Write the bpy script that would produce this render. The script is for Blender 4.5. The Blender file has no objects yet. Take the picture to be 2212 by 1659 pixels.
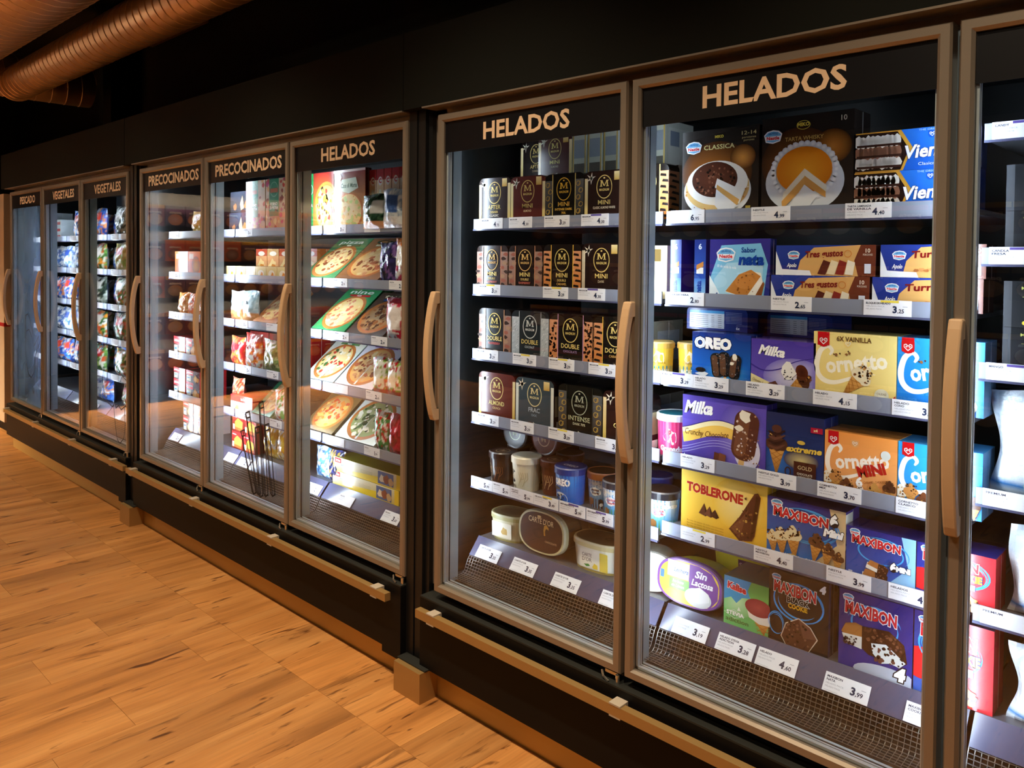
import bpy, bmesh, math, random
from mathutils import Matrix, Vector
from mathutils.geometry import tessellate_polygon
SC = bpy.context.scene
COL = SC.collection
rnd = random.Random(7)

# ------------------------------------------------------------------ camera, world, exposure
# World: X runs along the freezers (to the right), Y goes into the freezers
# (door fronts at y = 0), Z up, floor at z = 0. Metres.
cd = bpy.data.cameras.new('camera')
cd.sensor_fit = 'HORIZONTAL'; cd.sensor_width = 36.0
cd.lens = 1714.43 / 2212 * 36.0
cd.shift_y = -225.2 / 2212
cd.clip_start = 0.05; cd.clip_end = 100
cam = bpy.data.objects.new('camera', cd); COL.objects.link(cam)
_r = Vector((0.72239566, 0.691396, 0.01077404)); _u = Vector((-0.02416372, 0.00966938, 0.99966125)); _f = Vector((-0.69105762, 0.72241129, -0.02369182))
cam.matrix_world = Matrix(((_r.x, _u.x, -_f.x, 2.0211), (_r.y, _u.y, -_f.y, -1.7404), (_r.z, _u.z, -_f.z, 1.4901), (0, 0, 0, 1)))
SC.camera = cam
w = bpy.data.worlds.new('world'); SC.world = w; w.use_nodes = True
w.node_tree.nodes['Background'].inputs[0].default_value = (0.9, 0.75, 0.6, 1)
w.node_tree.nodes['Background'].inputs[1].default_value = 0.02
vs = SC.view_settings
vs.view_transform = 'Standard'; vs.look = 'None'; vs.gamma = 1.0; vs.exposure = 0.0
vs.use_curve_mapping = False
SPOT_W = 43.0              # warm ceiling spots over the aisle
LED = {0: 62.0, 1: 105.0, 2: 52.0}   # emission of the freezers' own LED strips (three cabinets)

# ------------------------------------------------------------------ colours and materials
def lin(c):
    return c / 12.92 if c <= 0.04045 else ((c + 0.055) / 1.055) ** 2.4
def hx(s):
    if not isinstance(s, str): return s
    s = s.lstrip('#')
    if len(s) == 3: s = ''.join(c * 2 for c in s)
    return tuple(lin(int(s[i:i + 2], 16) / 255) for i in (0, 2, 4))
def mixc(a, b, t):
    a, b = hx(a), hx(b); return tuple(a[i] * (1 - t) + b[i] * t for i in range(3))
M = {}
def mat(name, color=(.5, .5, .5), rough=.5, metal=0., spec=.5, attr=False, bump=None, emit=None, coat=0.):
    m = bpy.data.materials.new(name); m.use_nodes = True
    nt = m.node_tree; b = nt.nodes['Principled BSDF']
    c = hx(color)
    b.inputs['Base Color'].default_value = (*c, 1); b.inputs['Roughness'].default_value = rough
    b.inputs['Metallic'].default_value = metal; b.inputs['Specular IOR Level'].default_value = spec
    if coat: b.inputs['Coat Weight'].default_value = coat; b.inputs['Coat Roughness'].default_value = .08
    if attr:
        a = nt.nodes.new('ShaderNodeAttribute'); a.attribute_name = 'Col'
        nt.links.new(a.outputs['Color'], b.inputs['Base Color'])
    if bump:
        n = nt.nodes.new('ShaderNodeTexNoise'); n.inputs['Scale'].default_value = bump[0]; n.inputs['Detail'].default_value = 3
        bp = nt.nodes.new('ShaderNodeBump'); bp.inputs['Strength'].default_value = bump[1]; bp.inputs['Distance'].default_value = .01
        g = nt.nodes.new('ShaderNodeNewGeometry')
        nt.links.new(g.outputs['Position'], n.inputs['Vector'])
        nt.links.new(n.outputs[0], bp.inputs['Height']); nt.links.new(bp.outputs[0], b.inputs['Normal'])
    if emit:
        b.inputs['Emission Color'].default_value = (*hx(emit[0]), 1); b.inputs['Emission Strength'].default_value = emit[1]
    M[name] = m; return m
mat('card', attr=True, rough=.22, spec=.5)
mat('paper', attr=True, rough=.6, spec=.3)
mat('bagfilm', attr=True, rough=.16, spec=.6, bump=(38, .55))
mat('plastic', attr=True, rough=.3)
mat('foil', attr=True, rough=.22, metal=.85)
mat('frame', '#96897a', rough=.32, metal=.45, spec=.5)
mat('handle', '#c8a680', rough=.38, spec=.5)
mat('gold', '#b28f58', rough=.42, metal=.4)
mat('kick', '#cba862', rough=.38, metal=.3)
mat('clip', '#c3b6a4', rough=.45)
mat('black', '#0f0f10', rough=.5, spec=.15)
mat('ledge', '#2a2b28', rough=.6, spec=.3)
mat('fascia', '#191a17', rough=.7, spec=.05)
mat('post', '#121314', rough=.45)
mat('blackfilm', '#0f0f13', rough=.4, spec=.3)
mat('sign', '#e2c29e', rough=.6)
mat('ink', '#050505', rough=.5)
mat('silver', '#c4ccd4', rough=.3, metal=.25)
mat('gasket', '#1e2022', rough=.5)
mat('inner', '#a3b6c2', rough=.45)
mat('liner', '#0e1113', rough=.4)
mat('linerpale', '#2c3a46', rough=.5)
mat('shelf', '#6b7078', rough=.35, metal=.5)
mat('rail', '#868c9d', rough=.3)
mat('raildark', '#4b4d66', rough=.22)
mat('wire', '#8a8782', rough=.35, metal=.6)
mat('grilledark', '#15130f', rough=.6)
mat('chrome', '#c8c4ba', rough=.2, metal=.9)
mat('wallm', '#1a1e1e', rough=.8, spec=.1)
mat('ceil', '#0d0c0b', rough=.9)
mat('duct', '#a8886a', rough=.45, metal=.6)
mat('ductseam', '#e0bf98', rough=.4, metal=.5)
mat('beige', '#b59f84', rough=.6)
mat('white', '#d8d6d0', rough=.5)
mat('red', '#a81a1a', rough=.5)
mat('clearplast', '#9db8d0', rough=.15)
mat('rack', '#3a3532', rough=.5)
for i in LED: mat('led%d' % i, '#ffffff', emit=('#e4f0ff', LED[i]))
mat('lampface', '#ffffff', emit=('#ffc98a', 25.0))
mat('racklight', '#ffffff', emit=('#ffe6c0', 560.0))
mat('tracklight', '#ffffff', emit=('#ffd9a0', 7.0))

def glass_mat():
    m = bpy.data.materials.new('glass'); m.use_nodes = True; nt = m.node_tree
    for n in list(nt.nodes): nt.nodes.remove(n)
    out = nt.nodes.new('ShaderNodeOutputMaterial'); mx = nt.nodes.new('ShaderNodeMixShader')
    tr = nt.nodes.new('ShaderNodeBsdfTransparent'); tr.inputs[0].default_value = (.97, .985, .98, 1)
    gl = nt.nodes.new('ShaderNodeBsdfGlossy'); gl.inputs['Roughness'].default_value = .0
    lw = nt.nodes.new('ShaderNodeLayerWeight'); lw.inputs[0].default_value = .5
    p = nt.nodes.new('ShaderNodeMath'); p.operation = 'POWER'; p.inputs[1].default_value = 5.0
    a = nt.nodes.new('ShaderNodeMath'); a.operation = 'MULTIPLY_ADD'; a.inputs[1].default_value = .94; a.inputs[2].default_value = .065
    L = nt.links.new
    L(lw.outputs['Facing'], p.inputs[0]); L(p.outputs[0], a.inputs[0]); L(a.outputs[0], mx.inputs[0])
    L(tr.outputs[0], mx.inputs[1]); L(gl.outputs[0], mx.inputs[2]); L(mx.outputs[0], out.inputs[0])
    M['glass'] = m
glass_mat()
def fog_mat():
    """the fish door: the same glass with a film of condensation in cloudy patches"""
    m = M['glass'].copy(); m.name = 'fogged_glass'; nt = m.node_tree; L = nt.links.new
    out = [n for n in nt.nodes if n.type == 'OUTPUT_MATERIAL'][0]; src = out.inputs[0].links[0].from_socket
    tl = nt.nodes.new('ShaderNodeBsdfTranslucent'); tl.inputs[0].default_value = (.55, .72, .85, 1)
    mx = nt.nodes.new('ShaderNodeMixShader'); g = nt.nodes.new('ShaderNodeNewGeometry'); n = nt.nodes.new('ShaderNodeTexNoise'); n.inputs['Scale'].default_value = 3.2; n.inputs['Detail'].default_value = 2
    r = nt.nodes.new('ShaderNodeMapRange'); r.inputs[1].default_value = .25; r.inputs[2].default_value = .75; r.inputs[3].default_value = .10; r.inputs[4].default_value = .46
    L(g.outputs['Position'], n.inputs['Vector']); L(n.outputs[0], r.inputs[0]); L(r.outputs[0], mx.inputs[0]); L(src, mx.inputs[1]); L(tl.outputs[0], mx.inputs[2]); L(mx.outputs[0], out.inputs[0]); M['fogglass'] = m
fog_mat()

def wood_mat():
    m = bpy.data.materials.new('wood'); m.use_nodes = True; nt = m.node_tree; b = nt.nodes['Principled BSDF']; L = nt.links.new
    g = nt.nodes.new('ShaderNodeNewGeometry'); oi = nt.nodes.new('ShaderNodeObjectInfo')
    off = nt.nodes.new('ShaderNodeVectorMath'); off.operation = 'MULTIPLY_ADD'
    comb = nt.nodes.new('ShaderNodeCombineXYZ')
    k = nt.nodes.new('ShaderNodeMath'); k.operation = 'MULTIPLY'; k.inputs[1].default_value = 37.0
    L(oi.outputs['Random'], k.inputs[0])
    for i in range(3): L(k.outputs[0], comb.inputs[i])
    L(g.outputs['Position'], off.inputs[0]); off.inputs[1].default_value = (1, 1, 1); L(comb.outputs[0], off.inputs[2])
    def noise(sx, sy, scale, det, dist=0.):
        mp = nt.nodes.new('ShaderNodeMapping'); mp.inputs['Scale'].default_value = (sx, sy, 1)
        n = nt.nodes.new('ShaderNodeTexNoise'); n.inputs['Scale'].default_value = scale; n.inputs['Detail'].default_value = det; n.inputs['Distortion'].default_value = dist
        L(off.outputs[0], mp.inputs[0]); L(mp.outputs[0], n.inputs['Vector']); return n
    n1 = noise(6.5, .7, 1.9, 5, .5)      # broad grain
    n2 = noise(60, 2.5, 2.0, 4)        # fine grain
    n3 = noise(9, 1.5, 2.6, 4, 1.4)    # dark knots and cracks
    n4 = noise(2.0, .5, 1.6, 2)        # soft tone
    r1 = nt.nodes.new('ShaderNodeValToRGB'); e = r1.color_ramp.elements
    e[0].position = .25; e[0].color = (*hx('#a36a35'), 1); e[1].position = .70; e[1].color = (*hx('#e0a05c'), 1)
    x = r1.color_ramp.elements.new(.45); x.color = (*hx('#cc8a49'), 1)
    L(n1.outputs[0], r1.inputs[0])
    r2 = nt.nodes.new('ShaderNodeValToRGB'); e = r2.color_ramp.elements
    e[0].position = .3; e[0].color = (.86, .86, .86, 1); e[1].position = .7; e[1].color = (1.05, 1.05, 1.05, 1); L(n2.outputs[0], r2.inputs[0])
    r3 = nt.nodes.new('ShaderNodeValToRGB'); e = r3.color_ramp.elements
    e[0].position = .29; e[0].color = (.26, .2, .17, 1); e[1].position = .385; e[1].color = (1, 1, 1, 1); L(n3.outputs[0], r3.inputs[0])
    r4 = nt.nodes.new('ShaderNodeValToRGB'); e = r4.color_ramp.elements
    e[0].position = .3; e[0].color = (.78, .78, .8, 1); e[1].position = .7; e[1].color = (1.1, 1.08, 1.05, 1); L(n4.outputs[0], r4.inputs[0])
    prev = r1.outputs[0]
    for r in (r2, r3, r4):
        mm = nt.nodes.new('ShaderNodeMix'); mm.data_type = 'RGBA'; mm.blend_type = 'MULTIPLY'; mm.inputs[0].default_value = 1
        L(prev, mm.inputs[6]); L(r.outputs[0], mm.inputs[7]); prev = mm.outputs[2]
    hs = nt.nodes.new('ShaderNodeHueSaturation')
    v = nt.nodes.new('ShaderNodeMath'); v.operation = 'MULTIPLY_ADD'; v.inputs[1].default_value = .12; v.inputs[2].default_value = .95
    L(oi.outputs['Random'], v.inputs[0]); L(v.outputs[0], hs.inputs['Value']); L(prev, hs.inputs['Color'])
    L(hs.outputs[0], b.inputs['Base Color']); b.inputs['Roughness'].default_value = .5; b.inputs['Specular IOR Level'].default_value = .35
    M['wood'] = m
wood_mat()

# ------------------------------------------------------------------ object helpers
def link(o, parent=None):
    COL.objects.link(o)
    if parent is not None: o.parent = parent
    return o
def tag(o, label=None, cat=None, group=None, kind=None):
    if label: o['label'] = label
    if cat: o['category'] = cat
    if group: o['group'] = group
    if kind: o['kind'] = kind
    return o
def empty(name, loc=(0, 0, 0), rz=0, **k):
    o = bpy.data.objects.new(name, None); o.location = loc; o.rotation_euler = (0, 0, rz); o.empty_display_size = .05
    link(o); tag(o, **k); return o
class MB:
    """collects faces (with a colour and a material slot each); build() links them as ONE mesh object"""
    def __init__(s, *mats):
        s.v = []; s.f = []; s.c = []; s.m = []; s.mats = list(mats) or ['card']; s.smooth = False
    def slot(s, name):
        if name not in s.mats: s.mats.append(name)
        return s.mats.index(name)
    def face(s, pts, col=(.5, .5, .5), m=None):
        n = len(s.v); s.v.extend([tuple(p) for p in pts]); s.f.append(tuple(range(n, n + len(pts))))
        if isinstance(col, list): s.c.append([hx(c) for c in col])
        else: s.c.append([hx(col)] * len(pts))
        s.m.append(0 if m is None else s.slot(m))
    def box(s, x0, x1, y0, y1, z0, z1, col=(.5, .5, .5), m=None, cols=None):
        p = [(x0, y0, z0), (x1, y0, z0), (x1, y1, z0), (x0, y1, z0), (x0, y0, z1), (x1, y0, z1), (x1, y1, z1), (x0, y1, z1)]
        for i, q in enumerate(((0, 1, 5, 4), (1, 2, 6, 5), (2, 3, 7, 6), (3, 0, 4, 7), (4, 5, 6, 7), (3, 2, 1, 0))):
            s.face([p[j] for j in q], cols[i] if cols else col, m)
        return s
    def bar(s, a, b, r, col=(.5, .5, .5), m=None, n=6):
        a, b = Vector(a), Vector(b); d = (b - a).normalized()
        t = Vector((0, 0, 1)) if abs(d.z) < .9 else Vector((1, 0, 0)); u = d.cross(t).normalized(); v = d.cross(u)
        ra = [a + (u * math.cos(2 * math.pi * i / n) + v * math.sin(2 * math.pi * i / n)) * r for i in range(n)]
        rb = [p + (b - a) for p in ra]
        for i in range(n): s.face([ra[i], ra[(i + 1) % n], rb[(i + 1) % n], rb[i]], col, m)
        s.face(ra[::-1], col, m); s.face(rb, col, m); return s
    def tube(s, pts, r, col=(.5, .5, .5), m=None, n=6, closed=False):
        k = len(pts); pts = [Vector(p) for p in pts]; rings = []
        for i, p in enumerate(pts):
            d = (pts[(i + 1) % k] - pts[i - 1]) if closed else (pts[min(i + 1, k - 1)] - pts[max(i - 1, 0)])
            d.normalize(); t = Vector((0, 0, 1)) if abs(d.z) < .95 else Vector((1, 0, 0))
            u = d.cross(t).normalized(); v = d.cross(u)
            rings.append([p + (u * math.cos(2 * math.pi * j / n) + v * math.sin(2 * math.pi * j / n)) * r for j in range(n)])
        for i in range(k if closed else k - 1):
            A, B = rings[i], rings[(i + 1) % k]
            for j in range(n): s.face([A[j], A[(j + 1) % n], B[(j + 1) % n], B[j]], col, m)
        return s
    def lathe(s, prof, cols, n=28, cx=0, cy=0, m=None, sx=1., sy=1.):
        for i in range(len(prof) - 1):
            (r0, z0), (r1, z1) = prof[i], prof[i + 1]; c = cols[i] if isinstance(cols, list) else cols
            for j in range(n):
                a, b = 2 * math.pi * j / n, 2 * math.pi * (j + 1) / n
                P = lambda r, t, z: (cx + r * sx * math.cos(t), cy + r * sy * math.sin(t), z)
                q = [P(r0, a, z0), P(r0, b, z0), P(r1, b, z1), P(r1, a, z1)]
                if r0 < 1e-6: q = q[1:]
                elif r1 < 1e-6: q = q[:3]
                s.face(q, c, m)
        return s
    def mesh(s, name):
        me = bpy.data.meshes.new(name)
        me.from_pydata(s.v, [], s.f)
        at = me.color_attributes.new('Col', 'FLOAT_COLOR', 'CORNER')
        buf = []
        for c in s.c:
            for q in c: buf.extend((q[0], q[1], q[2], 1.0))
        at.data.foreach_set('color', buf)
        me.polygons.foreach_set('material_index', s.m)
        if s.smooth: me.polygons.foreach_set('use_smooth', [True] * len(s.f))
        for n in s.mats: me.materials.append(M[n])
        me.update(); return me
    def build(s, name, parent=None, loc=None, rot=None, bevel=0., weld=False, **k):
        o = bpy.data.objects.new(name, s.mesh(name)); link(o, parent)
        if loc: o.location = loc
        if rot: o.rotation_euler = rot
        if weld:
            bm = bmesh.new(); bm.from_mesh(o.data); bmesh.ops.remove_doubles(bm, verts=bm.verts, dist=1e-5)
            bmesh.ops.recalc_face_normals(bm, faces=bm.faces); bm.to_mesh(o.data); bm.free()
        if bevel:
            b = o.modifiers.new('bevel', 'BEVEL'); b.width = bevel; b.segments = 2; b.limit_method = 'ANGLE'
        tag(o, **k); return o
def copy_tree(o, parent=None):
    c = o.copy(); link(c, parent)
    for ch in list(o.children): copy_tree(ch, c)
    return c

# ------------------------------------------------------------------ flat lettering as geometry
_tc = {}
def text_tris(s, bold=0.0, space=1.0):
    key = (s, round(bold, 3), round(space, 2))
    if key in _tc: return _tc[key]
    cu = bpy.data.curves.new('t', 'FONT'); cu.body = s; cu.size = 1.0; cu.offset = bold; cu.resolution_u = 2; cu.space_character = space
    ob = bpy.data.objects.new('t', cu)
    me = bpy.data.meshes.new_from_object(ob)
    vs = [(v.co.x, v.co.y) for v in me.vertices]; fs = [tuple(p.vertices) for p in me.polygons]
    bpy.data.objects.remove(ob); bpy.data.curves.remove(cu); bpy.data.meshes.remove(me)
    if not vs: vs = [(0, 0)]
    x0 = min(v[0] for v in vs); x1 = max(v[0] for v in vs)
    _tc[key] = (vs, fs, x0, x1); return _tc[key]
CAP = max(v[1] for v in text_tris('H')[0])

class Pad:
    """a printed surface: (u, v) in metres -> point; every call prints on top of the one before"""
    STEP = .00009
    def __init__(s, mb, fn, m=None, lim=None): s.mb = mb; s.fn = fn; s.k = 1; s.m = m; s.lim = lim; s.rng = random.Random(3)
    def _p(s, pts):
        if s.lim:   # print ends at the edge of the panel
            a, b = s.lim; pts = [(min(max(u, 0), a), min(max(v, 0), b)) for u, v in pts]
        return [s.fn(u, v, s.k * s.STEP) for u, v in pts]
    def poly(s, pts, col, m=None, tri=False):
        mm = m or s.m
        if tri or len(pts) <= 4: s.mb.face(s._p(pts), col, mm)
        else:
            P = s._p(pts)
            for t in tessellate_polygon([[Vector((u, v, 0)) for u, v in pts]]):
                a, b, c = t
                n = (pts[b][0] - pts[a][0]) * (pts[c][1] - pts[a][1]) - (pts[b][1] - pts[a][1]) * (pts[c][0] - pts[a][0])
                if n < 0: b, c = c, b
                s.mb.face([P[a], P[b], P[c]], [col[a], col[b], col[c]] if isinstance(col, list) else col, mm)
        s.k += 1; return s
    def rect(s, u, v, w, h, col, n=1, top=None, right=None, m=None):
        k = s.k
        for i in range(n):
            a, b = u + w * i / n, u + w * (i + 1) / n
            c = col
            if top is not None: c = [col, col, top, top]
            if right is not None: c = [mixc(col, right, i / n), mixc(col, right, (i + 1) / n), mixc(col, right, (i + 1) / n), mixc(col, right, i / n)]
            s.mb.face(s._p([(a, v), (b, v), (b, v + h), (a, v + h)]), c, m or s.m)
        s.k = k + 1; return s
    def ell(s, u, v, ru, rv, col, n=24, mid=None, m=None, rot=0., a0=0., a1=360.):
        cr, sr = math.cos(rot), math.sin(rot); P = []
        for i in range(n + 1):
            t = math.radians(a0 + (a1 - a0) * i / n); x, y = ru * math.cos(t), rv * math.sin(t)
            P.append((u + x * cr - y * sr, v + x * sr + y * cr))
        c0 = s._p([(u, v)])[0]; Q = s._p(P)
        for i in range(n): s.mb.face([c0, Q[i], Q[i + 1]], [mid or col, col, col], m or s.m)
        s.k += 1; return s
    def ring(s, u, v, ru, rv, t, col, n=28, m=None, a0=0., a1=360.):
        O, I = [], []
        for i in range(n + 1):
            a = math.radians(a0 + (a1 - a0) * i / n)
            O.append((u + ru * math.cos(a), v + rv * math.sin(a))); I.append((u + (ru - t) * math.cos(a), v + (rv - t) * math.sin(a)))
        O, I = s._p(O), s._p(I)
        for i in range(n): s.mb.face([O[i], O[i + 1], I[i + 1], I[i]], col, m or s.m)
        s.k += 1; return s
    def line(s, pts, t, col, m=None, closed=False):
        n = len(pts)
        for i in range(n if closed else n - 1):
            (a, b), (c, d) = pts[i], pts[(i + 1) % n]; L = math.hypot(c - a, d - b) or 1
            x, y = -(d - b) / L * t / 2, (c - a) / L * t / 2; e, f = (c - a) / L * t / 3, (d - b) / L * t / 3
            s.mb.face(s._p([(a - x - e, b - y - f), (c - x + e, d - y + f), (c + x + e, d + y + f), (a + x - e, b + y - f)]), col, m or s.m)
        s.k += 1; return s
    def blob(s, u, v, r, col, n=9, j=.3, sq=1., m=None, mid=None):
        P = [(u + r * (1 + s.rng.uniform(-j, j)) * math.cos(2 * math.pi * i / n), v + r * sq * (1 + s.rng.uniform(-j, j)) * math.sin(2 * math.pi * i / n)) for i in range(n)]
        c0 = s._p([(u, v)])[0]; Q = s._p(P)
        for i in range(n): s.mb.face([c0, Q[i], Q[(i + 1) % n]], [mid or col, col, col], m or s.m)
        s.k += 1; return s
    def rrect(s, u, v, w, h, r, col, m=None, corners='1111'):
        return s.poly(rr_pts(u, v, w, h, r, corners), col, m)
    def text(s, t, u, v, h, col, w=None, bold=.0, shear=0., rot=0., al='c', space=1., out=None, arc=0., m=None):
        """t centred at u with its baseline at v; h = cap height; w = width to fit"""
        if out: s.text(t, u, v, h, out[0], w=w, bold=bold + out[1], shear=shear, rot=rot, al=al, space=space, arc=arc, m=m)
        vs, fs, x0, x1 = text_tris(t, bold, space)
        if out: # keep the same scale as the outline pass
            pass
        b0 = text_tris(t, 0.0 if not bold else min(bold, .02), space); X0, X1 = b0[2], b0[3]
        sy = h / CAP; sx = (w / max(X1 - X0, 1e-6)) if w else sy
        ox = {'c': -(X0 + X1) / 2, 'l': -X0, 'r': -X1}[al]
        cr, sr = math.cos(rot), math.sin(rot); W = (X1 - X0) * sx
        P = []
        for x, y in vs:
            x, y = (x + ox) * sx, y * sy
            if arc: y += arc * (1 - (2 * x / W) ** 2) if W else 0
            x += shear * y
            P.append((u + x * cr - y * sr, v + x * sr + y * cr))
        Q = s._p(P)
        for f in fs: s.mb.face([Q[i] for i in f], col, m or s.m)
        s.k += 1; return s
def rr_pts(u, v, w, h, r, corners='1111', n=5):
    """rounded rectangle; corners: bottom-left, bottom-right, top-right, top-left"""
    P = []
    for k, (cx, cy, a) in enumerate(((u + r, v + r, 180), (u + w - r, v + r, 270), (u + w - r, v + h - r, 0), (u + r, v + h - r, 90))):
        if corners[k] == '1':
            for i in range(n + 1):
                t = math.radians(a + 90 * i / n); P.append((cx + r * math.cos(t), cy + r * math.sin(t)))
        else: P.append(((u, v), (u + w, v), (u + w, v + h), (u, v + h))[k])
    return P
def front(mb, x0=0, y=0, z0=0, m=None, lim=None):      # pad facing the aisle (-Y)
    return Pad(mb, lambda u, v, k: (x0 + u, y - k, z0 + v), m, lim)
def sidepad(mb, x, y0=0, z0=0, m=None):      # pad facing +X
    return Pad(mb, lambda u, v, k: (x + k, y0 + u, z0 + v), m)
def toppad(mb, x0, y0, z, m=None):           # pad facing up
    return Pad(mb, lambda u, v, k: (x0 + u, y0 + v, z + k), m)
def cylpad(mb, r0, r1, h, m=None, z0=0, a_mid=-90., sx=1., sy=1.):
    """wrap on a tapering tub: u along the wall (0 = middle of the front), v up"""
    def fn(u, v, k):
        r = r0 + (r1 - r0) * v / h + k; a = math.radians(a_mid) + u / max(r0, r1)
        return (r * sx * math.cos(a), r * sy * math.sin(a), z0 + v)
    return Pad(mb, fn, m)

# ================================================================== THE ROOM
def struct(mb, name, **k):
    o = mb.build(name, **k); o['kind'] = 'structure'; return o
floor = struct(MB('wood').box(-9.0, 4.5, -5.0, 1.3, -.06, -.012), 'floor')
me = MB('wood').box(-.5, .5, -.5, .5, -.012, 0).mesh('plank')
PWID = .228
def plank(x0, x1, y0, y1):
    o = bpy.data.objects.new('plank', me); link(o, floor)
    o.location = ((x0 + x1) / 2, (y0 + y1) / 2, 0); o.scale = (x1 - x0 - .0008, y1 - y0 - .0008, 1)
for i in range(-8, 32):
    x1 = -.10 - PWID * (i - 3) + .684 - .684; x0 = x1 - PWID
    plank(x0, x1, -.237, .12)
    far = x1 < -3.4
    y = -.237 - (.18, .52, .76, 1.0, .36, .63)[(i * 5) % 6]
    plank(x0, x1, y, -.237)
    for n in range(1 if far else 2):
        y2 = y - 1.22; plank(x0, x1, y2, y); y = y2
struct(MB('wallm').box(-9.0, 4.5, 1.05, 1.2, 0, 3.7), 'wall_back')
struct(MB('wallm').box(-9.1, -8.95, -5.0, 1.2, 0, 3.7), 'wall_left')
struct(MB('wallm').box(4.4, 4.55, -5.0, 1.2, 0, 3.7), 'wall_right')
struct(MB('wallm').box(-9.0, 4.5, -5.1, -4.95, 0, 3.7), 'wall_front')
struct(MB('ceil').box(-9.0, 4.5, -5.0, 1.2, 3.62, 3.75), 'ceiling')
struct(MB('post').box(-5.35, -5.16, .80, 1.05, 0, 3.6), 'trim_1')

# ------------------------------------------------------------------ spiral ducts under the ceiling
def duct(a, b, r, step, label):
    a, b = Vector(a), Vector(b); L = (b - a).length; d = (b - a) / L
    t = Vector((0, 0, 1)); u = d.cross(t).normalized(); v = d.cross(u)
    root = empty('spiral_duct', a, label=label, cat='air duct')
    mb = MB('duct'); N = 32
    ring = lambda c, rr: [c + (u * math.cos(2 * math.pi * i / N) + v * math.sin(2 * math.pi * i / N)) * rr for i in range(N)]
    A, B = ring(Vector((0, 0, 0)), r), ring(b - a, r)
    for i in range(N): mb.face([A[i], A[(i + 1) % N], B[(i + 1) % N], B[i]])
    mb.face(A[::-1]); mb.face(B); mb.smooth = False
    o = mb.build('pipe', root, weld=True)
    for p in o.data.polygons: p.use_smooth = len(p.vertices) == 4
    turns = int(L / step); pts = []
    for i in range(turns * 24 + 1):
        ang = 2 * math.pi * i / 24; pts.append(d * (L * i / (turns * 24)) + (u * math.cos(ang) + v * math.sin(ang)) * (r + .001))
    s = MB('ductseam'); s.tube(pts, .0030, n=4); so = s.build('spiral_seam', root)
    return root
duct((-5.12, .08, 2.83), (.8, .08, 2.83), .13, .085, 'slim spiral metal duct running above the freezer tops')
duct((-6.8, -.45, 3.03), (.4, -.45, 3.03), .30, .10, 'wide spiral metal duct beside the slim one')
duct((-5.32, -.10, 2.93), (-5.32, .68, 2.93), .17, .10, 'short spiral duct crossing behind the end of the slim duct')
mb = MB('duct'); mb.box(-4.3, -3.35, .62, .80, 3.12, 3.14); mb.build('ceiling_tray', label='thin metal cable tray edge high on the dark wall', cat='cable tray')

# ------------------------------------------------------------------ warm ceiling spots (the shop's own lamps, above the aisle)
def spot(x, y, z, power, k, aim=None):
    root = empty('ceiling_spotlight', (x, y, z), label='black cylindrical ceiling spotlight with warm lens above the aisle', cat='spotlight', group='ceiling spotlights above the aisle')
    MB('post').lathe([(0, .26), (.05, .26), (.055, .06), (.06, .0), (.05, .0), (.045, .03)], (.1, .1, .1), n=20).build('housing', root)
    MB('post').bar((0, 0, .26), (0, 0, 3.62 - z), .008).build('rod', root)
    MB('lampface').lathe([(.045, .03), (0, .03)], (1, 1, 1), n=20).build('lens', root)
    ld = bpy.data.lights.new('lamp', 'SPOT'); ld.energy = power; ld.color = (1.0, .80, .56); ld.spot_size = math.radians(110); ld.spot_blend = .9; ld.shadow_soft_size = .04
    lo = bpy.data.objects.new('lamp', ld); link(lo, root); lo.location = (0, 0, -.01)
    if aim:
        ld.color = (1.0, .84, .64); ld.spot_size = math.radians(52); ld.spot_blend = 1.0; lo.rotation_euler = (Vector(aim) - Vector((x, y, z))).to_track_quat('-Z', 'Y').to_euler()
for i, (x, e) in enumerate(((-4.9, .20), (-3.6, .3), (-2.3, .62), (-1.0, 1.1), (.3, 1.55), (1.5, 1.25))):
    spot(x, -.90, 2.95, SPOT_W * 2.2 * e, i)
# a second row across the aisle, tilted towards the freezer fronts
for i, (x, e) in enumerate(((-5.1, 1.15), (-3.9, 1.15), (-2.6, 1.1), (-1.2, 1.0), (.4, .9), (2.2, .9))):
    spot(x, -2.2, 3.0, SPOT_W * 1.15 * e, i, aim=(x - .3, 0, 1.45))

# uplights added out of view on the end shelving to brighten the ducts
def duct_light(x, y, z, tx, ty, tz, power, lab):
    root = empty('duct_uplight', (x, y, z), label=lab, cat='uplight', group='uplights added to light the ducts')
    MB('post').box(-.06, .06, -.06, .06, 0, .03).build('base', root)
    MB('post').lathe([(.05, .03), (.055, .10), (.05, .10), (.045, .05)], (.1, .1, .1), n=16).build('housing', root)
    MB('lampface').lathe([(.045, .06), (0, .06)], (1, 1, 1), n=16).build('lens', root)
    ld = bpy.data.lights.new('lamp', 'SPOT'); ld.energy = power; ld.color = (1.0, .66, .36); ld.spot_size = math.radians(58); ld.spot_blend = .8; ld.shadow_soft_size = .05
    lo = bpy.data.objects.new('lamp', ld); link(lo, root); lo.location = (0, 0, .13)
    lo.rotation_euler = Vector((tx - x, ty - y, tz - z)).to_track_quat('-Z', 'Y').to_euler()
duct_light(-6.3, -1.5, 2.325, -4.4, -.75, 3.35, 130, 'added uplight for the ducts, on the end shelving beside the freezer row')
duct_light(-6.3, -3.2, 2.325, -3.6, -1.6, 3.6, 110, 'added uplight for the ducts, on the end shelving by the long aisle shelving')

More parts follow.
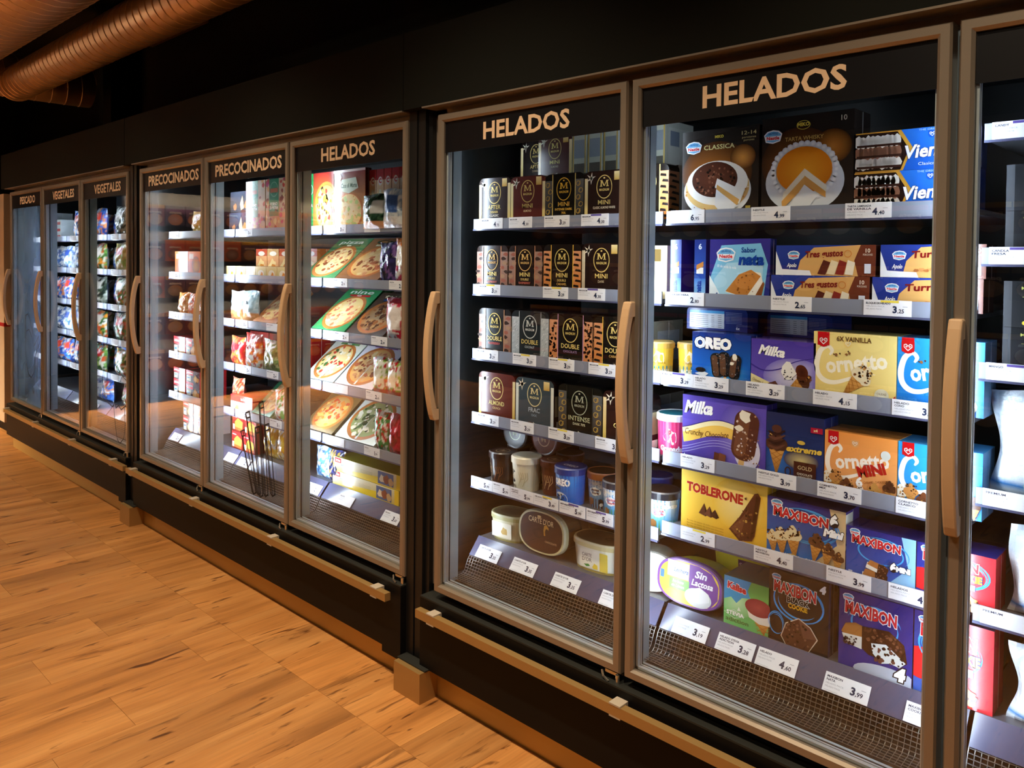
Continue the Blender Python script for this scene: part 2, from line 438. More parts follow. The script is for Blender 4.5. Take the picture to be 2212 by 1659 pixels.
# ------------------------------------------------------------------ beige cabinet end at the far left
r_ = empty('beige_cabinet', (-5.95, .35, 0), label='pale beige cabinet with a red stripe beyond the last freezer', cat='cabinet')
MB('beige').box(-.55, .385, -.25, .55, .10, 2.0).build('body', r_)
MB('red').box(-.552, .387, -.252, .5, .90, .93).build('red_stripe', r_)
MB('black').box(-.53, .37, -.2, .5, 0, .10).build('plinth', r_)

# ================================================================== THE FREEZERS
PITCH = .78
UX = (-4.988, -2.491, 0.0)
ZB, ZT = .374, 1.974
RAILZ = [1.596, 1.372, 1.149, .928, .703]     # underside of each price rail
RH = .037
RZ3 = (1.752, 1.492, 1.250, .984, .733)         # the third ice cream door has its own shelf heights
YS = .155                                       # front of the price rails
def shelf_top(i): return RAILZ[i] + .016
DECK = .517

def sign_text(mb, s, x, wid):
    p = Pad(mb, lambda u, v, k: (x + u, -k, v))
    p.text(s, 0, 0, .0505, (.7, .5, .3), w=wid, bold=.028)

def make_door(root, u, k, sign, swid, xoff):
    """door k of freezer u: frame > panes, spacer, header film, lettering, handle, hinge"""
    a, b = k * PITCH + .0065, (k + 1) * PITCH - .0065; fw = .0275
    if k == 0: a = .0045
    D = MB('frame')
    def prof(p0, p1, inward):  # one mitred frame member: stepped profile
        pass
    x0, x1, z0, z1 = a, b, ZB, ZT
    def ring(o, i, y0, y1):    # flat ring with outer inset o, inner inset i
        O = [(x0 + o, z0 + o), (x1 - o, z0 + o), (x1 - o, z1 - o), (x0 + o, z1 - o)]
        I = [(x0 + i, z0 + i), (x1 - i, z0 + i), (x1 - i, z1 - i), (x0 + i, z1 - i)]
        for j in range(4):
            q = (j + 1) % 4
            D.face([(O[j][0], y0, O[j][1]), (O[q][0], y0, O[q][1]), (I[q][0], y1, I[q][1]), (I[j][0], y1, I[j][1])])
    ring(.0, .0, .042, .006); ring(.0, .004, .006, 0); ring(.004, fw - .0065, 0, 0); ring(fw - .0065, fw, 0, .0065); ring(fw, fw, .0065, .042); ring(fw, 0, .042, .042)
    # ring(o==i) gives the side walls
    o = D.build('door', root, weld=True)
    MB('fogglass' if (u == 0 and k == 0) else 'glass').box(x0 + fw, x1 - fw, .014, .019, z0 + fw, z1 - fw).build('glass_pane', o)
    S = MB('silver')
    gi = fw
    for (e0, e1, y0, y1) in ((gi, gi + .006, .0195, .024), (gi, gi + .005, .026, .031), (gi, gi + .0065, .033, .037)):
        S.box(x0 + e0, x0 + e1, y0, y1, z0 + gi, z1 - gi); S.box(x1 - e1, x1 - e0, y0, y1, z0 + gi, z1 - gi)
        S.box(x0 + gi, x1 - gi, y0, y1, z0 + e0, z0 + e1); S.box(x0 + gi, x1 - gi, y0, y1, z1 - e1, z1 - e0)
    S.build('spacer_bar', o)
    G = MB('gasket')
    G.box(x0 + gi, x0 + gi + .004, .037, .046, z0 + gi, z1 - gi); G.box(x1 - gi - .004, x1 - gi, .037, .046, z0 + gi, z1 - gi)
    G.box(x0 + gi, x1 - gi, .037, .046, z0 + gi, z0 + gi + .004); G.box(x0 + gi, x1 - gi, .037, .046, z1 - gi - .004, z1 - gi)
    G.build('gasket', o)
    MB('blackfilm').box(x0 + fw, x1 - fw, .0128, .0138, 1.846, z1 - fw).build('header_film', o)
    if sign:
        T = MB('sign'); sign_text(T, sign, 0, swid)
        T.build('sign_lettering', o, loc=(k * PITCH + xoff, .0126, 1.875))
    # handle: two end blocks and a bowed grip
    H = MB('handle')
    hx0 = a - .002; Z0, Z1 = .957, 1.386; n = 22; pr = []
    for i in range(n + 1):
        t = i / n; z = Z0 + (Z1 - Z0) * t; s_ = math.sin(math.pi * t)
        out = -.022 - .033 * s_ ** .75; th = .021 + .012 * (abs(2 * t - 1) ** 6)
        pr.append((z, out, min(out + th, 0)))
    wd = .026
    for i in range(n):
        (z, f, bk), (z2, f2, bk2) = pr[i], pr[i + 1]
        if i < 2 or i >= n - 2: bk = bk2 = .0
        xa, xb = hx0, hx0 + wd
        H.face([(xa, f, z), (xb, f, z), (xb, f2, z2), (xa, f2, z2)])
        H.face([(xb, bk, z), (xa, bk, z), (xa, bk2, z2), (xb, bk2, z2)])
        H.face([(xa, bk, z), (xa, f, z), (xa, f2, z2), (xa, bk2, z2)])
        H.face([(xb, f, z), (xb, bk, z), (xb, bk2, z2), (xb, f2, z2)])
    for i, (z, f, bk) in ((0, pr[0]), (n, pr[n])): H.face([(hx0, f, z), (hx0 + wd, f, z), (hx0 + wd, 0, z), (hx0, 0, z)])
    H.build('handle', o, weld=True, bevel=.004)
    hg = MB('chrome'); hg.box(x1 - .05, x1 - .006, .004, .03, ZB - .009, ZB - .001)
    hg.bar((x1 - .008, .003, ZB - .028), (x1 - .008, .003, ZB - .004), .006, n=10)
    hg.tube([(x1 - .062, .006, ZB - .01), (x1 - .05, -.004, ZB - .02), (x1 - .03, -.008, ZB - .0255)], .0035)
    hg.build('hinge', o)
    return o

def grille(x0, x1):
    W = MB('wire'); c = (.5, .5, .5)
    prof = [(.158, .468), (.145, .452), (.128, .415), (.118, .408), (.07, .405)]
    def at(t):
        L = [math.dist(prof[i], prof[i + 1]) for i in range(len(prof) - 1)]; s = t * sum(L)
        for i, l in enumerate(L):
            if s <= l or i == len(L) - 1:
                f = s / l; return tuple(prof[i][j] * (1 - f) + prof[i + 1][j] * f for j in (0, 1))
            s -= l
    n = int((x1 - x0) / .0125); r = .0008
    for i in range(n + 1):
        x = x0 + (x1 - x0) * i / n
        for j in range(len(prof) - 1):
            (y, z), (y2, z2) = prof[j], prof[j + 1]
            W.face([(x - r, y, z), (x + r, y, z), (x + r, y2, z2), (x - r, y2, z2)], c)
            W.face([(x, y, z + r), (x, y, z - r), (x, y2, z2 - r), (x, y2, z2 + r)], c)
    for j in range(13):
        y, z = at(j / 12); W.box(x0, x1, y - r, y + r, z - r, z + r, c)
    return W

SIGNS = (('PESCADO', 'VEGETALES', 'VEGETALES'), ('PRECOCINADOS', 'PRECOCINADOS', 'HELADOS'), ('HELADOS', 'HELADOS', None))
SW = {'HELADOS': .352, 'PRECOCINADOS': .602, 'VEGETALES': .427, 'PESCADO': .363}
SX = ((.407, .415, .425), (.401, .401, .399), (.388, .388, .39))   # centre of each lettering within its door
FLAB = ('fish and vegetable freezer at the far end of the row, three doors', 'ready meal freezer in the middle of the row, three glass doors', 'ice cream freezer at the near end of the row, brand boxes inside')
FREEZERS = []
for u in range(3):
    X = UX[u]
    R = empty('display_freezer', (X, 0, 0), label=FLAB[u], cat='freezer', group='glass-door freezers in a row'); FREEZERS.append(R)
    led = 'led%d' % u; W3 = 3 * PITCH; RX = W3 - .005 if u < 2 else W3 + .05   # right-hand limit of the carcass
    # carcass
    MB('linerpale' if u == 0 else 'liner').box(0, W3, .78, .82, .36, 2.0).build('back_panel', R)
    for xs in (-.05, RX - .03): MB('liner').box(xs, xs + .03, .06, .82, .345, 2.0).build('side_panel', R)
    MB('liner').box(-.05, RX, .062, .82, 1.99, 2.02).build('top_panel', R)
    MB('grilledark').box(-.02, RX - .03, .064, .80, .34, .395).build('base_pan', R)
    F = MB('frame')
    for xa, xb in ((-.05, .004), (W3 - .02, RX)): F.box(xa, xb, .045, .06, .346, 2.0)
    F.box(-.05, RX, .045, .06, ZT + .002, 2.0); F.box(-.05, RX, .045, .06, .348, ZB - .002)
    F.build('front_frame', R)
    # grey heated surround behind each door, dark mullion, LED strip on its back
    for k in range(3):
        a = k * PITCH; I = MB('inner')
        for xa, xb in ((a + .004, a + .026), (a + PITCH - .026, a + PITCH - .004)): I.box(xa, xb, .050, .058, ZB, ZT)
        I.box(a + .026, a + PITCH - .026, .050, .058, ZB, .404); I.box(a + .026, a + PITCH - .026, .050, .058, 1.93, ZT)
        I.build('door_surround', R)
    for k in range(4):
        x = k * PITCH; mw = .026
        xa, xb = (x - mw, x + mw)
        if k == 0: xa, xb = -.02, .026
        if k == 3: xa, xb = W3 - .026, W3 - .006
        MB('inner').box(xa, xb, .0585, .092, .36, 1.99).build('mullion', R)
        xl = x - .013 if 0 < k < 3 else (-.010 if k == 0 else W3 - .016)
        MB(led).box(xl - .007, xl + .007, .0925, .0985, .46, 1.90, (1, 1, 1)).build('led_strip', R)
    for k in range(3): make_door(R, u, k, SIGNS[u][k], SW.get(SIGNS[u][k]), SX[u][k])
    # lower body
    MB('black').box(-.05 if u else -.06, RX, -.012, .30, .105, .342).build('lower_panel', R)
    MB('ledge').box(-.05, RX, -.012, .06, .3425, .3475).build('door_ledge', R)
    MB('kick').box(-.05, RX, .030, .050, .0, .104).build('toe_kick', R)
    if u < 2: MB('black').box(W3 - .11, RX, -.012, .028, .082, .105).build('panel_foot', R)
    bx0, bx1 = (-.03, W3 + .36) if u == 2 else ((-.06, W3 - .045) if u == 1 else (.005, W3 + .055))
    BR = MB('gold').box(bx0, bx1, -.05, -.026, .290, .318).build('bumper_rail', R, bevel=.0015)
    for cx in ((.045, .795, 1.55, 2.3) if u == 2 else ((-.002, .755, 1.50, 2.225) if u == 1 else (.03, .74, 1.50, 2.20))):
        K = MB('clip'); K.box(cx - .018, cx + .018, -.051, -.013, .318, .3225); K.box(cx - .018, cx + .018, -.022, -.013, .302, .318); K.box(cx - .018, cx + .018, -.05, -.013, .2855, .290)
        K.build('rail_clip', BR)
    # fascia above the doors
    fa, fb = (-.152 + .0015, W3 + .0015 - .0015) if u == 2 else (-.155 + .0015, W3 - .0015 - .001)
    if u == 2: fb = W3 + .5
    MB('fascia').box(fa, fb, -.02, .06, 2.004, 2.266).build('fascia_panel', R)
    MB('fascia').box(fa, fb, .06, .80, 2.24, 2.266).build('fascia_top', R)
    MB('frame').box(-.05, RX, -.0225, .045, 1.9985, 2.0035).build('top_trim', R)
    # shelves with price rails
    for k in range(3):
        if u == 2 and k == 2: xa, xb = 2 * PITCH + .018, 3 * PITCH - .01
        else: xa, xb = k * PITCH + .02, (k + 1) * PITCH + (.008 if k < 2 else -.036)
        for i, z in enumerate(RZ3 if (u == 2 and k == 2) else RAILZ):
            z = z + (.026 if (u == 2 and k == 1 and i == 4) else 0)
            s = MB('shelf').box(xa, xb, YS + .008, .70, z + .004, z + .016).build('shelf', R)
            rl = MB('rail'); rl.box(xa, xb, YS + .001, YS + .006, z, z + RH); rl.box(xa, xb, YS - .002, YS + .008, z - .003, z + .002, m='raildark')
            rl.build('price_rail', s)
        # bottom deck with slanted price ledge and air grille
        MB('shelf').box(xa, xb, .195, .70, DECK - .012, DECK).build('deck', R)
        lg = MB('raildark'); lg.face([(xa, .150, .464), (xb, .150, .464), (xb, .196, .520), (xa, .196, .520)])
        lg.face([(xb, .153, .462), (xa, .153, .462), (xa, .199, .518), (xb, .199, .518)])
        lg.face([(xa, .150, .464), (xa, .196, .520), (xa, .199, .518), (xa, .153, .462)]); lg.face([(xb, .196, .520), (xb, .150, .464), (xb, .153, .462), (xb, .199, .518)])
        lg.build('price_ledge', R)
        grille(xa, xb).build('air_grille', R, kind='stuff')
# dark posts on gold plinth blocks between the freezers
for n, x in enumerate((-2.642, -.149)):
    r_ = empty('divider_post', (x, 0, 0), label=('dark divider post on a gold plinth beside the vegetable freezer' if n == 0 else 'dark divider post on a gold plinth beside the first ice cream door'), cat='post', group='dark posts between the freezers')
    P_ = MB('post'); P_.box(-.006, .034, .012, .40, .105, 2.003); P_.box(.037, .075, .016, .40, .105, 2.003); P_.box(.078, .098, .028, .40, .105, 2.003); P_.build('post', r_)
    MB('gold').box(.006, .145, -.05, .032, 0, .103).build('plinth_block', r_, bevel=.001)
    MB('gold').box(.006, .145, .0335, .079, 0, .084).build('plinth_return', r_)
    MB('ledge').box(.0, .148, -.03, .012, .1035, .108).build('plinth_cap', r_)

# ================================================================== GOODS: shared shapes and print motifs
def carton(w, h, d, c, side=None, top=None, m='card'):
    """folded card box: front face at y = 0, x centred, standing on z = 0"""
    mb = MB(m); side = side or c; top = top or side
    mb.box(-w / 2, w / 2, 0, d, 0, h, cols=[c, side, side, side, top, side])
    e = .0022   # glued flap edges on the right side
    mb.box(w / 2, w / 2 + .0006, d * .5, d * .5 + e, .002, h - .002, col=mixc(side, '#ffffff', .25))
    return mb, front(mb, -w / 2, 0, 0, lim=(w, h))
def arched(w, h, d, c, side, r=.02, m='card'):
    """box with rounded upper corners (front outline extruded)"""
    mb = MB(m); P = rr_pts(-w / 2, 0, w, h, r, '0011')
    p = front(mb, 0, 0, 0); p.k = 0; p.poly(P, c)
    b = Pad(mb, lambda u, v, k: (u, d, v)); b.k = 0; b.poly(P[::-1], side)
    for i in range(len(P)):
        (x0, z0), (x1, z1) = P[i], P[(i + 1) % len(P)]
        mb.face([(x0, 0, z0), (x0, d, z0), (x1, d, z1), (x1, 0, z1)], side)
    return mb, front(mb, -w / 2, 0, 0)
def put(mb, name, x, y, z, label, cat='box', group=None, rz=0., rx=0.):
    o = mb.build(name, loc=(x, y, z), rot=(rx, 0, rz), label=label, cat=cat, group=group)
    return o
def speck(p, x0, y0, x1, y1, n, r, cols, inside=None, seed=1, m=None):
    R = random.Random(seed)
    for i in range(n):
        u, v = R.uniform(x0, x1), R.uniform(y0, y1)
        if inside and not inside(u, v): continue
        k = p.k; p.blob(u, v, r * R.uniform(.6, 1.3), R.choice(cols), n=6, m=m)
        if i % 6: p.k = k
def in_ell(cx, cy, rx, ry): return lambda u, v: ((u - cx) / rx) ** 2 + ((v - cy) / ry) ** 2 < .92
GOLD, DGOLD = '#e2c877', '#b8923f'
def medal(p, cx, cy, r, col=GOLD, fill=None, fx=.82):
    """oval seal: ring, serif M, small crown and name"""
    if fill: p.ell(cx, cy, r * fx, r, fill, n=26)
    p.ring(cx, cy, r * fx, r, r * .075, col)
    s = r * .46; x, y = cx, cy + r * .02; t = s * .30
    for sx in (-1, 1):
        p.poly([(x + sx * s * .72 - t * .5, y), (x + sx * s * .72 + t * .5, y), (x + sx * s * .66 + t * .42, y + s * 1.15), (x + sx * s * .66 - t * .42, y + s * 1.15)], col); p.k -= 1
        p.rect(x + sx * s * .72 - t * .95, y, t * 1.9, s * .12, col); p.k -= 1
        p.rect(x + sx * s * .70 - t * .9, y + s * 1.05, t * 1.8, s * .12, col)
    p.poly([(x - s * .78, y + s * 1.15), (x - s * .45, y + s * 1.15), (x + s * .12, y + s * .1), (x - s * .10, y + s * .1)], col); p.k -= 1
    p.poly([(x + s * .52, y + s * 1.15), (x + s * .68, y + s * 1.15), (x + s * .10, y + s * .1), (x - s * .06, y + s * .1)], col)
    p.text('MAGNUM', cx, cy - r * .34, r * .20, col, w=r * 1.02, bold=.02)
    p.ell(cx, cy + r * .74, r * .10, r * .07, col, n=8)
def splash(p, x, y, s, col):
    R = random.Random(5)
    for i in range(5):
        a = math.radians(20 + 62 * i); L = s * R.uniform(.6, 1.1)
        p.poly([(x + math.cos(a + 1.6) * s * .2, y + math.sin(a + 1.6) * s * .2), (x + math.cos(a - 1.4) * s * .2, y + math.sin(a - 1.4) * s * .2), (x + math.cos(a) * L, y + math.sin(a) * L)], col); p.k -= 1
    p.blob(x, y, s * .34, col, n=7)
def furpanel(p, x, w, h, kind, z0=0.):
    R = random.Random(int(x * 1000) + len(kind))
    base = {'tiger': '#c8782e', 'leopard': '#cf8348', 'rasp': '#8f6450', 'silver': '#aab2b8', 'cocoa': '#17130f'}[kind]
    p.rect(x, z0, w, h, base, top=mixc(base, '#ffffff', .12))
    if kind == 'tiger':
        for i in range(8):
            y = z0 + h * (.06 + .12 * i); a = x if i % 2 else x + w * .25
            p.poly([(a, y), (a + w * .75, y - h * .02), (a + w * .7, y + h * .035), (a + w * .1, y + h * .05)], '#1d1512'); p.k -= 1
        p.k += 1
    elif kind == 'leopard':
        for i in range(34):
            p.blob(x + R.uniform(.08, .92) * w, z0 + R.uniform(.03, .97) * h, w * .13, '#24140d', n=6, j=.45); p.k -= 1
        p.k += 1
        for i in range(14):
            p.blob(x + R.uniform(.1, .9) * w, z0 + R.uniform(.05, .95) * h, w * .06, '#8f4f25', n=6); p.k -= 1
        p.k += 1
    elif kind == 'rasp':
        for i in range(9):
            p.blob(x + R.uniform(.15, .85) * w, z0 + h * (.05 + .11 * i), w * .36, ('#a88468', '#3a2822', '#9a5a4a')[i % 3], n=9, j=.3, sq=.55)
    elif kind == 'silver':
        for i in range(46):
            a = x + R.uniform(0, .8) * w; y = z0 + R.uniform(0, .95) * h
            p.poly([(a, y), (a + w * .2, y + h * .04), (a + w * .17, y + h * .05)], ('#dfe5e8', '#6b747a', '#f3f6f7')[i % 3], tri=True); p.k -= 1
        p.k += 1
    else:
        for i in range(6):
            y = z0 + h * (.1 + .16 * i); c = '#c9a24a'
            p.ring(x + w * (.35 if i % 2 else .65), y, w * .28, h * .06, w * .06, c, n=12); p.line([(x + w * .4, y - h * .04), (x + w * .6, y + h * .05)], w * .05, c)
def magnum(w, h, d, c, name, lines, kind='plain', edge=GOLD, seal=GOLD, txt=GOLD, fill=None, fur=None, rim=None, side=None, badge=False):
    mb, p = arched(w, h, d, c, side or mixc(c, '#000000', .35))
    if kind == 'plain':
        for x in (.0006, w - .0125): p.rect(x, .001, .012, h - .022, edge, top=mixc(edge, '#fff7d8', .5)); p.k -= 1
        p.k += 1
        splash(p, w * .17, h * .86, w * .13, '#efe6d2')
        if badge: p.rect(w * .74, h * .80, w * .15, h * .17, '#c79d45', top='#f0dca0')
    else:
        s = w * .2
        for x in (.0008, w - s - .0008): furpanel(p, x, s, h - .021, fur)
        for x in (s, w - s - .003): p.rect(x, .001, .003, h - .003, rim or GOLD); p.k -= 1
        p.k += 1
    R = h * .235
    medal(p, w * .5, h * .68, R, seal, fill)
    p.text(name, w * .5, h * .335, h * .085, txt, w=min(w * .52, h * .065 * len(name) * 1.15), bold=.012)
    for i, (t, cc) in enumerate(lines): p.text(t, w * .5, h * (.25 - .075 * i), h * .045, cc, w=min(w * .55, h * .034 * len(t) * 1.1), bold=.01)
    q = random.Random(len(name) + int(w * 1e4))
    for i in range(3): p.poly([(w * (.34 + .12 * i), h * .03), (w * (.46 + .12 * i), h * .02), (w * (.48 + .11 * i), h * q.uniform(.08, .14)), (w * (.36 + .12 * i), h * q.uniform(.09, .15))], mixc(c, ('#7a4a2c', '#e9dcc4', '#4a2717')[i], .75))
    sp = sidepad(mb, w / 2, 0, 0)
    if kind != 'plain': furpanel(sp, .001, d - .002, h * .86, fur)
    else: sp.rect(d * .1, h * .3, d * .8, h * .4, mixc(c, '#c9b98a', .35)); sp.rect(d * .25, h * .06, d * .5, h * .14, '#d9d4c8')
    return mb
def nestle(p, x, y, s):
    p.poly([(x - s * .95, y + s * .25), (x - s * .75, y - s * .45), (x, y - s * .62), (x + s * .75, y - s * .42), (x + s * .95, y + s * .3), (x + s * .6, y + s * .62), (x, y + s * .72), (x - s * .6, y + s * .6)], '#f4f6fa')
    p.poly([(x - s * .84, y + s * .22), (x - s * .66, y - s * .36), (x, y - s * .50), (x + s * .66, y - s * .34), (x + s * .84, y + s * .26), (x + s * .5, y + s * .52), (x, y + s * .6), (x - s * .5, y + s * .5)], '#6db6e6')
    p.rect(x - s * .78, y - s * .28, s * 1.56, s * .40, '#f4f6fa')
    p.text('HELADOS', x, y + s * .24, s * .17, '#1c3d8f', w=s * .95, bold=.02, arc=s * .08)
    p.text('Nestle', x, y - s * .22, s * .30, '#cf1a2b', w=s * 1.3, bold=.035)
def heart(p, x, y, s, col='#c4161c', fg='#ffffff'):
    """shield with a heart-shaped spiral"""
    p.poly([(x - s, y + s), (x - s, y - s * .3), (x - s * .6, y - s * .85), (x, y - s), (x + s * .6, y - s * .85), (x + s, y - s * .3), (x + s, y + s)], col)
    for k in (-1, 1):
        pts = [(x + k * s * (.06 + .36 * (1 - math.cos(t))), y + s * (.12 + .45 * math.sin(t))) for t in (-.9, -.2, .5, 1.2, 1.9, 2.6)]
        p.line([(x, y - s * .5), (x + k * s * .62, y + s * .08), (x + k * s * .6, y + s * .45), (x + k * s * .3, y + s * .55), (x + k * s * .08, y + s * .3), (x + k * s * .22, y + s * .05), (x + k * s * .36, y + s * .2)], s * .13, fg)
def wafer(p, x, y, s, rot, c1='#d9a055', c2='#a86d2c'):
    """cone: tip at (x, y), axis along rot (radians from up), length s"""
    ca, sa = math.cos(rot), math.sin(rot); T = lambda a, b: (x + a * ca - b * sa, y + a * sa + b * ca)
    p.poly([T(0, 0), T(s * .3, s), T(-s * .3, s)], [c2, c1, c1])
    for i in range(1, 6):
        f = i / 6; p.line([T(-.3 * s * f, s * f), T(.3 * s * min(1, f + .25), s * min(1, f + .25))], s * .018, c2); p.k -= 1
        p.line([T(.3 * s * f, s * f), T(-.3 * s * min(1, f + .25), s * min(1, f + .25))], s * .018, c2); p.k -= 1
    p.k += 1
    return T
def cone(p, x, y, s, rot=0., cream='#f3e6c8', sauce='#3a1d10', n=14, seed=2):
    T = wafer(p, x, y, s, rot); R = random.Random(seed)
    for a, b, r in ((-.17, 1.02, .2), (.17, 1.02, .2), (0, 1.05, .24), (0, 1.22, .19), (0, 1.36, .1)):
        u, v = T(a * s, b * s); p.blob(u, v, r * s, mixc(cream, '#8a6a44', .12), n=12, j=.08, mid=cream)
    for i in range(n):
        u, v = T(R.uniform(-.28, .28) * s, R.uniform(.92, 1.38) * s); p.blob(u, v, s * R.uniform(.025, .06), R.choice([sauce, '#7a4a25', '#c9954f', sauce]), n=6); p.k -= 1
    p.k += 1
def stickbar(p, x, y, s, rot=0., c='#5a2f1a', nuts='#b98550', bite=True, seed=4, stick='#d9ab6c'):
    """ice cream bar on a stick; (x, y) = bottom of the bar, s = length"""
    ca, sa = math.cos(rot), math.sin(rot); T = lambda a, b: (x + a * ca - b * sa, y + a * sa + b * ca); R = random.Random(seed)
    p.poly([T(-.06 * s, -.25 * s), T(.06 * s, -.25 * s), T(.06 * s, .05 * s), T(-.06 * s, .05 * s)], stick)
    p.poly([T(*q) for q in rr_pts(-.26 * s, 0, .52 * s, s, .22 * s, n=6)], c)
    p.poly([T(*q) for q in rr_pts(-.2 * s, .06 * s, .26 * s, .86 * s, .12 * s, n=4)], mixc(c, '#a06a45', .3))
    for i in range(34):
        p.blob(*T(R.uniform(-.22, .22) * s, R.uniform(.05, .94) * s), s * R.uniform(.012, .028), R.choice([nuts, mixc(nuts, '#ffffff', .3), '#7b4a2a']), n=5); p.k -= 1
    p.k += 1
    if bite:
        p.blob(*T(-.05 * s, .88 * s), s * .12, '#f3ead6', n=9, j=.3); p.blob(*T(-.14 * s, .62 * s), s * .10, '#efe2c8', n=8, j=.3, sq=.6)
def swoosh(p, pts, ws, col):
    """tapering ribbon along pts with widths ws"""
    if 2 < len(pts) < 12:   # smooth the path
        P, W = [], []; m_ = len(pts)
        for i in range(m_ - 1):
            p0, p1, p2, p3 = pts[max(i - 1, 0)], pts[i], pts[i + 1], pts[min(i + 2, m_ - 1)]
            for j in range(5):
                t = j / 5; P.append(tuple(.5 * (2 * p1[c] + (p2[c] - p0[c]) * t + (2 * p0[c] - 5 * p1[c] + 4 * p2[c] - p3[c]) * t * t + (3 * p1[c] - p0[c] - 3 * p2[c] + p3[c]) * t ** 3) for c in (0, 1))); W.append(ws[i] * (1 - t) + ws[i + 1] * t)
        pts, ws = P + [pts[-1]], W + [ws[-1]]
    n = len(pts); A, B = [], []
    for i, (x, y) in enumerate(pts):
        (a, b), (c, d) = pts[max(i - 1, 0)], pts[min(i + 1, n - 1)]; L = math.hypot(c - a, d - b) or 1
        A.append((x - (d - b) / L * ws[i] / 2, y + (c - a) / L * ws[i] / 2)); B.append((x + (d - b) / L * ws[i] / 2, y - (c - a) / L * ws[i] / 2))
    for i in range(n - 1): p.poly([B[i], B[i + 1], A[i + 1], A[i]], col); p.k -= 1
    p.k += 1
def swirls(p, cx, cy, rx, ry, col, seed=1, n=4):
    R = random.Random(seed)
    for i in range(n):
        a0 = R.uniform(0, 360); f = R.uniform(.75, 1.1); pts = []; ws = []
        for j in range(14):
            a = math.radians(a0 + 150 * j / 13); pts.append((cx + rx * f * math.cos(a), cy + ry * f * math.sin(a))); ws.append(.16 * ry * math.sin(math.pi * j / 13) * .6 + .0002)
        swoosh(p, pts, ws, col)
def pizza(p, cx, cy, rx, ry, tops, seed=1, sauce='#c5602a', cheese='#e8c47a', slice_=False):
    R = random.Random(seed)
    p.ell(cx, cy, rx, ry, '#a9672c', n=30, mid='#d89d54'); p.ell(cx, cy, rx * .9, ry * .9, sauce, n=26); p.ell(cx, cy, rx * .86, ry * .86, cheese, n=26, mid=mixc(cheese, '#fff3cf', .4))
    for i in range(70):
        a, r = R.uniform(0, 6.28), math.sqrt(R.random()) * .8
        p.blob(cx + rx * r * math.cos(a), cy + ry * r * math.sin(a), rx * R.uniform(.05, .12), R.choice(tops), n=7, j=.4, sq=ry / rx); 
        if i % 5: p.k -= 1
    if slice_: p.poly([(cx, cy + ry * .1), (cx - rx * .04, cy - ry * .96), (cx + rx * .06, cy - ry * .96)], '#f2f0ea')
def pizza_pack(w, h, d, bg, band, word, tops, seed, wordcol='#ffffff', band_side=False, slice_=True, sauce='#c5602a', cheese='#e8c47a', bg2=None):
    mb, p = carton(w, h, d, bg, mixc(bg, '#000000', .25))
    p.rect(0, 0, w, h, bg, top=bg2 or bg)
    pizza(p, w * (.56 if band_side else .5), h * .42, w * (.5 if band_side else .47), h * .40, tops, seed, slice_=slice_, sauce=sauce, cheese=cheese)
    if band_side:
        p.rect(0, 0, w * .2, h, band); p.ring(w * .1, h * .78, w * .09, w * .09, w * .012, '#cfe6d0'); p.text(word, w * .1, h * .45, w * .05, wordcol, w=w * .18, bold=.02)
    else:
        p.text(word, w * .5, h * .86, h * .085, '#1d1a22' if wordcol == '#ffffff' else wordcol, w=w * .68, bold=.02, shear=.25); p.rect(w * .22, h * .79, w * .6, h * .045, band); p.text('PIZZA', w * .5, h * .797, h * .03, '#ffffff', bold=.02)
    return mb
def pillow(w, h, t, paint, seed=1, nx=14, ny=18, crimp=.03, words=(), lean=0.):
    """sealed plastic bag standing on its bottom edge; paint(u, v) -> colour for u, v in 0..1"""
    mb = MB('bagfilm'); mb.smooth = True; R = random.Random(seed)
    ph = [R.uniform(0, 6.28) for _ in range(6)]
    def bulge(u, v):
        e = max(0., math.sin(math.pi * min(max(u, 0), 1))) ** .55 * max(0., math.sin(math.pi * min(max((v - crimp) / (1 - 2 * crimp), 0), 1))) ** .5
        wr = .10 * math.sin(9 * u + 5 * v + ph[0]) + .08 * math.sin(15 * v - 7 * u + ph[1]) + .06 * math.sin(21 * u + ph[2]) * math.sin(17 * v + ph[3])
        sag = 1.15 - .45 * v
        return t * .5 * e * sag * (1 + wr)
    def at(u, v, s, k=0.):
        edge = .03 * w * math.sin(7 * v + ph[4]) * (1 if u > .5 else -1) * abs(2 * u - 1) ** 3
        x = (u - .5) * w * (1 - .08 * math.sin(math.pi * v)) + edge; z = v * h * (1 - .02 * math.sin(6 * u + ph[5]))
        return (x, t * .5 - s * bulge(u, v) - k + lean * v, z)
    for s in (1, -1):
        for i in range(nx):
            for j in range(ny):
                q = [(i / nx, j / ny), ((i + 1) / nx, j / ny), ((i + 1) / nx, (j + 1) / ny), (i / nx, (j + 1) / ny)]
                if s < 0: q = q[::-1]
                mb.face([at(a, b, s) for a, b in q], [paint(a, b) for a, b in q] if s > 0 else mixc(paint(.5, .5), '#888888', .3))
    p = Pad(mb, lambda u, v, k: at(u / w, v / h, 1, .0012 + k))
    for (s_, u, v, hh, ww, col) in words: p.text(s_, u * w, v * h, hh * h, col, w=ww * w, bold=.03)
    return mb, p
def tubmat(body, lid, h=.115, r0=.038, r1=.046, wrap=None, lidtop=None, lh=.022, seg=30):
    mb = MB('plastic'); mb.lathe([(0, .001), (r0, 0), (r1, h - lh)], [mixc(body, '#000000', .5), body], n=seg); 
    pad = cylpad(mb, r0, r1, h - lh)
    lidm = MB('plastic'); L = r1 + .0035
    lidm.lathe([(r1 * .98, h - lh), (L, h - lh), (L, h - .004), (L - .003, h), (L - .007, h - .0015), (0, h - .0015)], [lid, lid, mixc(lid, '#ffffff', .1), lid, lidtop or lid], n=seg)
    tp = Pad(lidm, lambda u, v, k: (u, v, h - .0015 + k))
    return mb, pad, lidm, tp
